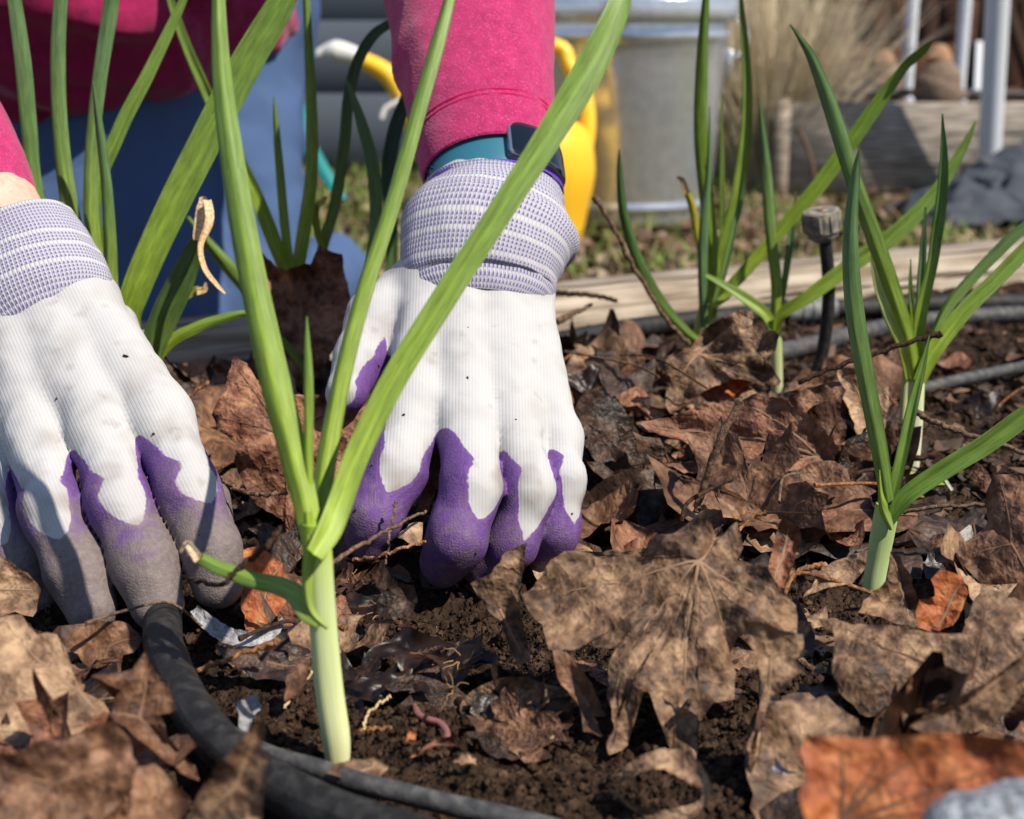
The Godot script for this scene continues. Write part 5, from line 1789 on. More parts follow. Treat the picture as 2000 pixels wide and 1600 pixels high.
func hero(label: String, colour: String, centre: Array, h: float, tilt: float, lean: float, outline: Array, veins: Array, o := {}) -> void:
	var at := G(centre[0], centre[1], h)
	if o.has("z"): at = P(centre[0], centre[1], o.z)
	for attempt in 14:                                    # lift it until its lower edge lies on the soil, not in it
		var tc := Vector3(-at.x, 0, -at.z).normalized()
		var nm := (Vector3.UP * cos(deg_to_rad(tilt)) + tc * sin(deg_to_rad(tilt))).normalized().rotated(tc, deg_to_rad(lean))
		var low := 1.0
		for q in outline:
			var d := ray(q[0], q[1])
			var p := cam_t.origin + d * ((at - cam_t.origin).dot(nm) / d.dot(nm))
			low = minf(low, p.y - soil_h(p.x, p.z))
		if low > 0.002 or o.has("z"): break
		h += 0.003
		at = G(centre[0], centre[1], h)
	var toc := Vector3(-at.x, 0, -at.z).normalized()
	var nrm := (Vector3.UP * cos(deg_to_rad(tilt)) + toc * sin(deg_to_rad(tilt))).normalized()
	nrm = nrm.rotated(toc, deg_to_rad(lean))
	var ay := (Vector3.UP - nrm * Vector3.UP.dot(nrm))
	ay = ay.normalized() if ay.length() > 0.1 else -toc
	var ax := ay.cross(nrm).normalized()
	var to2 := func(q) -> Vector2:
		var d := ray(q[0], q[1])
		var p := cam_t.origin + d * ((at - cam_t.origin).dot(nrm) / d.dot(nrm)) - at
		return Vector2(p.dot(ax), p.dot(ay))
	var r := RandomNumberGenerator.new()
	r.seed = hash(label)
	var pts := PackedVector2Array(outline.map(to2))
	var size := 0.0
	for q in pts: size = maxf(size, q.length())
	var perim := rough_outline(pts, o.get("step", 0.0026), o.get("jag", 0.0005), r)
	var sd := r.randi() % 1000
	var n1 := noise(22.0, 3, sd)
	var n2 := noise(85.0, 2, sd + 1)
	var amp: float = o.get("amp", 0.008)
	var curl: float = o.get("curl", 0.0)
	var fold: float = o.get("fold", 0.0)                  # a crease along "fold_dir" through the centre
	var fd := Vector2.RIGHT.rotated(deg_to_rad(o.get("fold_dir", 90.0)))
	var vt := veins.map(to2)
	var hf := func(q: Vector2, t: float) -> Vector3:
		var z := amp * n1.get_noise_2d(q.x, q.y) * (0.35 + t) + amp * 0.22 * n2.get_noise_2d(q.x, q.y)
		z += curl * t * t * (0.7 + 0.6 * n1.get_noise_2d(q.x * 0.7 + 4.0, q.y * 0.7))
		z += fold * absf(q.dot(fd.orthogonal())) + 0.0042 * pow(t, 5.0) * n2.get_noise_2d(q.x * 0.8 + 7.0, q.y * 0.8)
		var best := 9.0
		for e in vt:
			var l2: float = e.length_squared()
			var u := clampf(q.dot(e) / l2, 0.0, 1.0)
			best = minf(best, (q - e * u).length() / (0.12 + size * 0.4))
		z -= 0.0018 * exp(-best * best * 260.0) * (1.0 if vt.size() else 0.0)
		return Vector3(q.x, q.y, z)
	var t := thing("dead_leaf", label, "dead leaf", at, o.get("group", ""))
	t.basis = Basis(ax, ay, nrm)
	obj("leaf_blade", leaf_mesh(perim, Vector2.ZERO, hf, 12, sd), M.leaf[colour], t)
	for e in vt:
		var m := add_vein(null, Vector2.ZERO, e * 0.97, r.randf_range(-0.06, 0.06) * e.length(), o.get("vein_r", 0.0007), hf, Vector2.ZERO, pts)
		if vt.size() > 1 or true:
			for k in 4:
				var f := 0.22 + 0.18 * k + r.randf_range(-0.07, 0.07)
				for s in [-1.0, 1.0]:
					var a: Vector2 = e * f
					var b: Vector2 = a + e.rotated(s * r.randf_range(0.55, 0.9)) * (0.30 - 0.045 * k) * r.randf_range(0.6, 1.1)
					if Geometry2D.is_point_in_polygon(b, pts): add_vein(m, a, b, r.randf_range(-0.1, 0.1) * a.distance_to(b), 0.00018, hf, Vector2.ZERO, pts)
		var vo := obj("vein", m, null, t)
		for k in m.get_surface_count(): vo.set_surface_override_material(k, M[o.get("vein", "vein_mid" if colour in ["chestnut", "dark brown"] else "vein")] if k == 0 else M.vein_mid)
	if o.has("stem"):
		var inv := t.transform.affine_inverse()
		var sp: Array = o.stem.map(func(q): return inv * P(q[0], q[1], q[2]))
		sp.push_front(hf.call(Vector2.ZERO, 0.0))
		obj("leaf_stem", tube(smooth_path(sp, 16), range(17).map(func(i): return 0.0013 if i < 15 else 0.0019), 8), M.twig, t)

func hero_leaves() -> void:
	hero("largest grey-brown maple leaf, spread out right of the right-hand glove", "grey-brown", [1366, 1092], 0.056, 48, 3,
		[[1345, 1010], [1376, 1004], [1398, 1040], [1440, 1012], [1452, 1060], [1440, 1080], [1485, 1100], [1520, 1142], [1556, 1168], [1560, 1205], [1567, 1250], [1520, 1262], [1475, 1235], [1440, 1240], [1425, 1275], [1438, 1300], [1434, 1352], [1392, 1362], [1366, 1395], [1358, 1478], [1312, 1472], [1286, 1402], [1268, 1352], [1240, 1345], [1228, 1358], [1236, 1402], [1222, 1440], [1188, 1470], [1180, 1440], [1200, 1416], [1182, 1350], [1192, 1285], [1210, 1240], [1190, 1268], [1160, 1262], [1148, 1240], [1122, 1276], [1074, 1274], [1056, 1212], [1030, 1190], [1016, 1150], [1062, 1098], [1100, 1066], [1180, 1058], [1255, 1054], [1310, 1034]],
		[[1340, 1440], [1200, 1330], [1060, 1150], [1545, 1190], [1430, 1280], [1400, 1030]], {"amp": 0.011, "jag": 0.0005, "vein_r": 0.0006, "curl": -0.008})
	hero("pointed tan flap turned up at the right edge of the largest maple leaf", "tan", [1505, 1290], 0.045, 62, -14,
		[[1446, 1212], [1478, 1216], [1520, 1232], [1566, 1240], [1570, 1262], [1556, 1290], [1568, 1312], [1545, 1326], [1528, 1352], [1508, 1360], [1494, 1420], [1478, 1490], [1472, 1500], [1484, 1400], [1488, 1330], [1470, 1270]], [[1560, 1250], [1490, 1400]], {"amp": 0.004, "curl": 0.003})
	hero("brown maple leaf standing upright between the front leek and the arm", "reddish-brown", [588, 640], 0.05, 74, 0,
		[[506, 488], [522, 508], [560, 530], [606, 520], [624, 482], [640, 492], [668, 498], [674, 540], [684, 590], [668, 650], [648, 690], [618, 738], [590, 764], [566, 740], [548, 712], [530, 690], [516, 600], [508, 550]],
		[[512, 500], [590, 760], [668, 505], [600, 530]], {"amp": 0.011, "curl": 0.008, "z": 0.90})
	hero("reddish dead maple leaf leaning behind the front leek, left of the right-hand glove", "reddish-brown", [560, 850], 0.03, 66, 8,
		[[450, 686], [480, 704], [500, 742], [560, 770], [640, 772], [700, 766], [720, 740], [726, 790], [706, 860], [690, 930], [640, 1000], [588, 1010], [566, 1060], [548, 1012], [500, 985], [470, 940], [455, 900], [466, 870], [425, 838], [410, 806], [432, 770], [444, 720]],
		[[415, 812], [450, 700], [700, 790], [590, 1000]], {"amp": 0.009, "curl": -0.007, "vein": "vein_dark"})
	hero("curled grey-brown maple leaf with a torn dark corner, in front of the slim leek", "grey-brown", [1362, 690], 0.064, 66, 0,
		[[1352, 676], [1372, 644], [1420, 622], [1474, 602], [1468, 640], [1500, 652], [1520, 664], [1514, 690], [1496, 704], [1510, 724], [1526, 744], [1520, 756], [1470, 750], [1430, 744], [1390, 760], [1350, 786], [1310, 812], [1300, 790], [1302, 730], [1298, 708], [1318, 688]],
		[[1470, 620], [1510, 740], [1310, 790], [1440, 690]], {"amp": 0.010, "curl": 0.009, "vein_r": 0.0009})
	hero("small rolled reddish leaf tucked under the curled grey maple leaf", "orange-brown", [1430, 762], 0.04, 55, 0,
		[[1356, 768], [1380, 734], [1412, 742], [1450, 736], [1500, 734], [1480, 756], [1450, 770], [1470, 784], [1420, 792], [1380, 790]], [[1490, 738]], {"amp": 0.012, "curl": 0.014})
	hero("big orange-brown leaf folded over, in the middle of the right-hand litter", "reddish-brown", [1600, 890], 0.040, 52, 6,
		[[1640, 880], [1626, 902], [1580, 918], [1500, 930], [1430, 934], [1340, 936], [1300, 922], [1330, 914], [1380, 890], [1330, 860], [1270, 850], [1250, 838], [1290, 822], [1350, 806], [1420, 788], [1480, 778], [1540, 800], [1590, 830]],
		[[1260, 838], [1450, 790], [1320, 924]], {"amp": 0.006, "curl": 0.005, "fold": 0.22, "fold_dir": 172, "vein": "vein", "vein_r": 0.0009})
	hero("rust-coloured leaf lobe standing behind the big folded leaf", "chestnut", [1560, 830], 0.045, 62, -8,
		[[1470, 786], [1530, 770], [1590, 756], [1640, 742], [1650, 766], [1640, 800], [1656, 830], [1650, 862], [1636, 884], [1600, 850], [1540, 810]], [[1642, 756], [1645, 870]], {"amp": 0.008, "curl": 0.004})
	hero("thin tan leaf standing just left of the front right leek's tall leaf", "tan", [1690, 800], 0.045, 68, -10,
		[[1632, 716], [1660, 722], [1690, 716], [1700, 760], [1736, 755], [1735, 800], [1728, 850], [1700, 870], [1672, 850], [1660, 810], [1640, 770]], [[1650, 722], [1730, 770]], {"amp": 0.006, "curl": 0.004})
	hero("round brown leaf with a pale midrib, below the big folded leaf", "chestnut", [1600, 950], 0.032, 55, 0,
		[[1564, 918], [1590, 904], [1630, 898], [1655, 918], [1662, 945], [1640, 972], [1606, 980], [1576, 972], [1564, 950]], [[1644, 902], [1580, 972]], {"amp": 0.004, "curl": 0.002})
	hero("blurred orange leaf in the bottom right corner, nearest the camera", "orange-brown", [1640, 1610], 0.055, 58, 0,
		[[1572, 1432], [1600, 1440], [1690, 1442], [1770, 1436], [1860, 1432], [1960, 1442], [2060, 1460], [2060, 1640], [1900, 1680], [1700, 1670], [1580, 1620], [1562, 1560], [1576, 1500], [1560, 1470]],
		[[1640, 1440], [1740, 1450], [1840, 1450], [2040, 1470], [2040, 1600]], {"amp": 0.004, "curl": 0.003, "vein_r": 0.0007, "vein": "vein_dark"})
	hero("mottled tan maple leaf at the left edge below the muddy glove", "tan", [150, 1345], 0.032, 42, 0,
		[[0, 1200], [40, 1190], [70, 1230], [110, 1232], [130, 1260], [134, 1300], [165, 1322], [160, 1345], [200, 1360], [228, 1400], [212, 1432], [170, 1422], [140, 1456], [60, 1462], [20, 1458], [-60, 1440], [-80, 1300]],
		[[10, 1210], [120, 1250], [-40, 1400], [200, 1395]], {"amp": 0.006, "curl": -0.005, "vein_r": 0.0008})
	hero("orange-tan leaf at the left edge touching the muddy little finger", "tan", [-20, 1150], 0.03, 60, 10,
		[[0, 1088], [30, 1104], [64, 1130], [80, 1152], [72, 1180], [64, 1205], [30, 1196], [-20, 1215], [-80, 1190], [-70, 1100]], [[70, 1150]], {"amp": 0.006, "curl": 0.003})
	hero("brown leaf with a bright edge lying under the muddy fingertips", "chestnut", [210, 1262], 0.018, 45, 0,
		[[130, 1262], [150, 1236], [200, 1225], [250, 1222], [280, 1250], [262, 1272], [240, 1280], [236, 1310], [190, 1324], [170, 1300]], [[275, 1245], [190, 1310]], {"amp": 0.006, "curl": 0.003})
	hero("russet leaf with a sharp point leaning on the black hose", "chestnut", [270, 1400], 0.035, 55, 0,
		[[284, 1272], [300, 1312], [330, 1335], [346, 1390], [312, 1400], [326, 1440], [380, 1500], [388, 1530], [350, 1512], [300, 1470], [260, 1440], [215, 1400], [236, 1352], [180, 1330], [260, 1310]], [[286, 1285], [370, 1510], [220, 1395]], {"amp": 0.008, "curl": 0.006})
	hero("crumpled brown leaf filling the bottom left corner", "chestnut", [110, 1530], 0.04, 50, 0,
		[[-40, 1470], [30, 1480], [70, 1462], [150, 1440], [220, 1420], [250, 1450], [268, 1500], [250, 1550], [200, 1600], [160, 1660], [-60, 1680], [-80, 1540]], [[0, 1500], [240, 1480], [120, 1650]], {"amp": 0.010, "curl": 0.006})
	hero("small chestnut leaf at the bottom edge left of the black hose", "chestnut", [310, 1560], 0.03, 52, 0,
		[[262, 1500], [300, 1490], [330, 1520], [372, 1560], [360, 1620], [290, 1650], [250, 1600]], [[300, 1495]], {"amp": 0.007, "curl": 0.004})
	hero("upright grey-brown leaf on top of the black hose at the bottom", "grey-brown", [460, 1540], 0.045, 72, 6,
		[[516, 1384], [520, 1420], [510, 1450], [522, 1480], [514, 1540], [512, 1620], [440, 1640], [380, 1630], [376, 1580], [400, 1530], [420, 1490], [444, 1470], [470, 1440], [490, 1412]], [[512, 1400], [400, 1600]], {"amp": 0.006, "curl": 0.005})
	hero("small dull leaf lying across the thin grey tube by the front leek", "grey-brown", [700, 1505], 0.012, 42, 0,
		[[640, 1520], [660, 1494], [690, 1478], [730, 1476], [760, 1496], [740, 1520], [716, 1548], [700, 1530]], [[745, 1488]], {"amp": 0.004, "curl": 0.002})
	hero("wide grey mottled leaf at the right, below the front right leek", "grey-brown", [1900, 1320], 0.030, 40, -4,
		[[1586, 1196], [1618, 1200], [1650, 1204], [1710, 1202], [1770, 1216], [1830, 1232], [1880, 1230], [1898, 1180], [1920, 1130], [1960, 1150], [2040, 1180], [2060, 1320], [1980, 1360], [1860, 1400], [1760, 1400], [1680, 1380], [1640, 1340], [1624, 1300], [1630, 1250], [1626, 1222]], [[1640, 1215], [1700, 1370], [1930, 1160]], {"amp": 0.006, "curl": -0.003, "vein": "vein_dark"})
	hero("large brown leaf at the right edge with a pale midrib", "chestnut", [1975, 1060], 0.04, 52, 10,
		[[1936, 918], [1970, 916], [2010, 930], [2060, 960], [2060, 1200], [1990, 1190], [1960, 1160], [1910, 1130], [1868, 1090], [1862, 1060], [1900, 1030], [1925, 1000], [1916, 960]], [[1950, 925], [1880, 1075], [2040, 1190]], {"amp": 0.007, "curl": -0.006})
	hero("narrow red-brown leaf standing right of the largest maple leaf", "reddish-brown", [1528, 1090], 0.045, 66, -12,
		[[1530, 1008], [1560, 1030], [1566, 1056], [1552, 1086], [1540, 1130], [1530, 1150], [1502, 1146], [1494, 1142], [1500, 1100], [1512, 1050]], [[1540, 1020], [1510, 1140]], {"amp": 0.006, "curl": 0.006})
	hero("pointed greyish leaf with a dark tip right of the largest maple leaf", "tan", [1640, 1105], 0.035, 50, 0,
		[[1568, 1166], [1590, 1136], [1606, 1108], [1640, 1090], [1694, 1078], [1690, 1110], [1664, 1142], [1620, 1148]], [[1575, 1160]], {"amp": 0.005, "curl": 0.003})
	hero("brown leaf wrapped round the foot of the front right leek", "grey-brown", [1760, 1150], 0.035, 62, -18,
		[[1738, 1078], [1756, 1090], [1780, 1130], [1796, 1180], [1800, 1226], [1760, 1220], [1720, 1206], [1670, 1200], [1680, 1176], [1715, 1150], [1730, 1120]], [[1742, 1090], [1780, 1210]], {"amp": 0.006, "curl": 0.006})
	hero("two-lobed rusty red leaf at the right, speckled with black", "orange-brown", [1850, 1185], 0.038, 48, 0,
		[[1818, 1140], [1836, 1124], [1880, 1130], [1892, 1160], [1880, 1190], [1862, 1220], [1830, 1232], [1794, 1226], [1788, 1200], [1796, 1178], [1826, 1172]], [[1880, 1140], [1830, 1222]], {"amp": 0.004, "curl": 0.003})
	hero("long rolled brown leaf slanting up to the right edge, above the orange corner leaf", "grey-brown", [1880, 1385], 0.045, 58, -20,
		[[1770, 1420], [1800, 1396], [1860, 1370], [1920, 1330], [1980, 1290], [2040, 1262], [2040, 1300], [1980, 1345], [1990, 1360], [1950, 1400], [1880, 1434], [1800, 1436]], [[2000, 1290]], {"amp": 0.006, "curl": 0.010})
	hero("dark rolled leaf mouth below the wide grey mottled leaf", "chestnut", [1790, 1370], 0.04, 60, 20,
		[[1800, 1315], [1850, 1308], [1900, 1320], [1880, 1370], [1830, 1390], [1780, 1400], [1770, 1420], [1764, 1390]], [], {"amp": 0.006, "curl": 0.010})
	hero("small brown maple leaf on the soil left of the largest maple leaf's lower lobe", "chestnut", [1150, 1380], 0.018, 55, 12,
		[[1084, 1276], [1112, 1280], [1140, 1310], [1172, 1370], [1186, 1400], [1160, 1402], [1176, 1440], [1140, 1430], [1130, 1380], [1098, 1340]], [[1095, 1285]], {"amp": 0.005, "curl": 0.004})
	hero("brown leaf strip dangling under the right-hand glove's fingertips", "grey-brown", [975, 1190], 0.03, 70, 0,
		[[918, 1140], [960, 1120], [990, 1075], [1030, 1060], [1024, 1110], [1010, 1160], [1030, 1260], [1036, 1290], [1010, 1300], [996, 1270], [980, 1220], [950, 1190]], [[1020, 1280]], {"amp": 0.005, "curl": 0.004})
	hero("crumpled dark scrap of leaf on the soil under the right-hand glove", "dark brown", [780, 1170], 0.02, 55, 0,
		[[726, 1200], [745, 1160], [775, 1138], [808, 1150], [816, 1176], [806, 1206], [770, 1214]], [], {"amp": 0.006, "curl": 0.003})
	hero("tan leaf between the spread fingers of the right-hand glove", "reddish-brown", [840, 930], 0.04, 72, 0,
		[[856, 840], [876, 850], [868, 900], [850, 960], [838, 1000], [812, 1010], [818, 950], [834, 900]], [[865, 850], [820, 1000]], {"amp": 0.004, "curl": 0.002})
	hero("pale tan scrap between index and middle finger of the right-hand glove", "tan", [800, 1040], 0.035, 62, 0,
		[[775, 1050], [800, 1022], [826, 1018], [822, 1066], [800, 1064]], [], {"amp": 0.003})
	hero("bright brown leaf under the index fingertip of the muddy glove", "orange-brown", [525, 1130], 0.02, 50, 0,
		[[470, 1090], [510, 1075], [552, 1098], [556, 1130], [590, 1180], [560, 1210], [520, 1252], [480, 1230], [470, 1180]], [[550, 1100], [500, 1235]], {"amp": 0.009, "curl": 0.004})
	hero("brown pointed leaf lying on the soil left of the front stalk", "dark brown", [520, 1290], 0.012, 42, 0,
		[[420, 1262], [470, 1270], [540, 1270], [600, 1300], [560, 1340], [500, 1330], [440, 1300]], [[590, 1300]], {"amp": 0.005, "curl": 0.002})
	hero("tan scrap of leaf touching the front leek's stalk on the left", "tan", [585, 1240], 0.018, 50, 0,
		[[560, 1236], [584, 1206], [606, 1204], [608, 1270], [570, 1262]], [[604, 1210]], {"amp": 0.003, "curl": 0.002})
	hero("brown tongue-shaped leaf left of the front stalk near the soil", "chestnut", [570, 1330], 0.016, 55, 0,
		[[556, 1372], [556, 1330], [580, 1296], [606, 1294], [600, 1330], [580, 1360]], [], {"amp": 0.003, "curl": 0.003})
	hero("dark leaf behind the muddy glove, next to the timber", "dark brown", [370, 740], 0.035, 60, 0,
		[[312, 690], [330, 710], [362, 736], [402, 752], [440, 760], [436, 800], [400, 840], [360, 850], [330, 800], [310, 750]], [[430, 765]], {"amp": 0.008, "curl": 0.004})
	hero("brown leaf right behind the reddish leaning leaf, below the upright one", "chestnut", [590, 720], 0.03, 60, 0,
		[[540, 680], [590, 690], [620, 720], [660, 700], [680, 740], [640, 776], [560, 770], [530, 730]], [[650, 720]], {"amp": 0.006, "curl": 0.004})
	hero("leaf edge curling up beside the thumb of the right-hand glove", "chestnut", [730, 800], 0.045, 66, 0,
		[[690, 770], [724, 742], [740, 740], [752, 760], [736, 800], [716, 850], [700, 900], [690, 850]], [[735, 750]], {"amp": 0.006, "curl": 0.004})
	# wet, half-rotted leaves where the litter has just been pulled away
	for q in [[800, 1270, 90, 50, "wet black leaf pressed on the soil right of the front stalk"], [905, 1290, 80, 45, "wet dark leaf under the fingertips of the right-hand glove"], [760, 1345, 100, 40, "flat wet leaf half buried right of the front stalk"], [1010, 1345, 70, 40, "wet leaf scrap below the dangling leaf strip"], [700, 1180, 60, 36, "glossy dark leaf behind the front stalk"], [1150, 760, 50, 40, "glossy wet leaf right of the right-hand glove's knuckles"], [1060, 1400, 80, 36, "half-buried dark leaf in the middle of the soil"]]:
		var ol := []
		for i in 11:
			var a := TAU * i / 11.0
			var k := 0.8 + 0.3 * sin(i * 2.3 + q[0])
			ol.append([q[0] + cos(a) * q[2] * k, q[1] + sin(a) * q[3] * k])
		hero(q[4], "wet black-brown", [q[0], q[1]], 0.008 if q[1] > 900 else 0.04, 30, 0, ol, [[q[0] + q[2] * 0.7, q[1] - 8]], {"amp": 0.008, "curl": 0.002, "vein": "vein_dark"})
	ribbon_leaf("tan willow leaf curled into a loop, at the bottom below the largest maple leaf", "tan", [[1206, 1526, 0.012, 10], [1240, 1504, 0.018, 36], [1290, 1490, 0.022, 56], [1340, 1500, 0.022, 50], [1378, 1530, 0.02, 30], [1380, 1562, 0.016, 22], [1350, 1588, 0.012, 28], [1290, 1594, 0.01, 24], [1230, 1570, 0.01, 16], [1184, 1532, 0.012, 6]], 0.9)
	ribbon_leaf("silvery narrow leaf bent like a bow under the muddy glove", "silver-grey", [[380, 1190, 0.014, 18], [410, 1222, 0.012, 32], [450, 1246, 0.01, 34], [500, 1246, 0.01, 28], [536, 1230, 0.012, 22], [552, 1208, 0.014, 8]], 0.5)
	ribbon_leaf("pale grey twisted leaf right of the largest maple leaf's tip", "silver-grey", [[1528, 1372, 0.028, 44], [1506, 1396, 0.022, 40], [1494, 1440, 0.016, 26], [1504, 1480, 0.012, 22], [1530, 1506, 0.01, 16], [1560, 1512, 0.008, 6]], 0.6)
	ribbon_leaf("narrow brown leaf strip hanging at the right edge of the largest maple leaf", "chestnut", [[1490, 1390, 0.03, 20], [1482, 1430, 0.024, 22], [1472, 1470, 0.016, 18], [1466, 1510, 0.01, 5]], 0.5)

func ribbon_leaf(label: String, colour: String, pts: Array, twist: float) -> void:
	var at := G(pts[0][0], pts[0][1], pts[0][2])
	var t := thing("curled_leaf", label, "dead leaf", at)
	var n := pts.size() * 7
	var path := smooth_path(pts.map(func(q): return G(q[0], q[1], q[2]) - at), n)
	var w := smooth_path(pts.map(func(q): return q[3] * 0.5 * depth_of(at) / F), n)
	var v := PackedVector3Array()
	var uv := PackedVector2Array()
	var col := PackedColorArray()
	var idx := PackedInt32Array()
	for i in n + 1:
		var tg: Vector3 = (path[mini(i + 1, n)] - path[maxi(i - 1, 0)]).normalized()
		var view: Vector3 = (cam_t.origin - at - path[i]).normalized()
		var side := tg.cross(view).normalized()
		var nrm := side.cross(tg).normalized()
		var a := twist * sin(i * 0.12)
		var s2 := side * cos(a) + nrm * sin(a)
		var n2 := nrm * cos(a) - side * sin(a)
		for k in 7:
			var u := k / 3.0 - 1.0
			v.append(path[i] + s2 * u * w[i] * (1.0 + 0.06 * sin(i * 1.7 + k)) + n2 * w[i] * 0.35 * u * u)
			uv.append(Vector2(u * 0.006, i * 0.0015))
			var g := 0.85 if absf(u) < 0.2 else 1.0
			col.append(Color(g, g, g))
	for i in n:
		for k in 6:
			var q := i * 7 + k
			idx.append_array(PackedInt32Array([q, q + 7, q + 1, q + 1, q + 7, q + 8]))
	obj("leaf_blade", commit(v, idx, uv, col), M.leaf[colour], t)

# ---------------------------------------------------------------- the litter: a set of shapes, many leaves
func maple_shape() -> PackedVector2Array:
	var half := [Vector2(0.0, 1.0), Vector2(0.05, 0.86), Vector2(0.17, 0.82), Vector2(0.12, 0.66), Vector2(0.15, 0.52), Vector2(0.34, 0.66), Vector2(0.46, 0.62), Vector2(0.60, 0.70), Vector2(0.56, 0.52), Vector2(0.66, 0.44), Vector2(0.44, 0.30), Vector2(0.40, 0.22), Vector2(0.60, 0.18), Vector2(0.70, 0.05), Vector2(0.50, -0.04), Vector2(0.38, -0.14), Vector2(0.18, -0.10)]
	var out := PackedVector2Array(half)
	out.append(Vector2(0, -0.02))
	for i in range(half.size() - 1, 0, -1): out.append(Vector2(-half[i].x, half[i].y))
	return out

func proto_leaf(kind: String, sd: int) -> ArrayMesh:
	var r := RandomNumberGenerator.new()
	r.seed = sd
	var pts := PackedVector2Array()
	var c := Vector2.ZERO
	var tips := []
	var stem := Vector2(0, -0.45)
	if kind == "maple":
		for p in maple_shape(): pts.append((p - Vector2(0, 0.30)) * 0.055 * Vector2(r.randf_range(0.92, 1.05), r.randf_range(0.92, 1.05)))
		stem = Vector2(0, -0.31) * 0.055
		for q in [Vector2(0, 0.66), Vector2(0.54, 0.36), Vector2(-0.54, 0.36), Vector2(0.6, -0.24), Vector2(-0.6, -0.24)]: tips.append(q * 0.055)
	elif kind == "oval":
		for i in 22:
			var a := TAU * i / 22.0
			var w := 0.42 * (1.0 - 0.25 * sin(a))
			pts.append(Vector2(cos(a) * w, sin(a) * (1.0 + 0.10 * (1.0 if i == 5 or i == 6 else 0.0))) * 0.034)
		stem = Vector2(0, -1.0) * 0.034
		tips = [Vector2(0, 0.034)]
	else:
		var n := 9 + r.randi() % 4
		for i in n:
			var a := TAU * i / n
			pts.append(Vector2(cos(a), sin(a) * 0.72) * 0.030 * r.randf_range(0.55, 1.15))
		stem = Vector2(-0.02, -0.008)
		tips = [Vector2(0.021, 0.006)]
	var perim := rough_outline(pts, 0.0045, 0.0007, r)
	var n1 := noise(26.0, 3, sd)
	var n2 := noise(90.0, 2, sd + 1)
	var amp := r.randf_range(0.005, 0.010)
	var ka := r.randf_range(0, TAU)
	var kd := Vector2(cos(ka), sin(ka))
	var kk := r.randf_range(12.0, 42.0) * (1.0 if r.randf() < 0.7 else -1.0)
	var edge := r.randf_range(-0.004, 0.008)
	var hf := func(q: Vector2, t: float) -> Vector3:
		var s := q.dot(kd)
		var z := amp * n1.get_noise_2d(q.x, q.y) * (0.4 + t) + amp * 0.22 * n2.get_noise_2d(q.x, q.y) + edge * t * t
		var s2 := sin(kk * s) / kk
		var p := q + kd * (s2 - s)
		return Vector3(p.x, z + (1.0 - cos(kk * s)) / kk, -p.y)
	var m := leaf_mesh(perim, c, hf, 7, sd)
	var vm: ArrayMesh = null
	for e in tips: vm = add_vein(vm, stem, e * 0.95, 0.0, 0.0006, hf, c, pts)
	# veins join the blade mesh as more surfaces of one leaf
	for i in vm.get_surface_count(): m.add_surface_from_arrays(Mesh.PRIMITIVE_TRIANGLES, vm.surface_get_arrays(i))
	return m

const LANDMARKS := [["front leek", 650, 1400], ["right glove", 900, 1120], ["muddy glove", 300, 1200], ["largest leaf", 1330, 1250], ["short right leek", 1702, 1170], ["two-stalked leek", 1780, 920], ["riser", 1592, 745], ["folded leaf", 1450, 900], ["curled grey leaf", 1400, 780], ["black hose", 400, 1420], ["orange leaf", 1800, 1560], ["mottled leaf", 1800, 1330], ["upright leaf", 590, 770], ["edge leaf", 1960, 1150], ["bare soil", 1920, 800], ["black pipe", 1200, 690], ["glove knuckles", 1180, 850], ["earthworm", 850, 1420]]

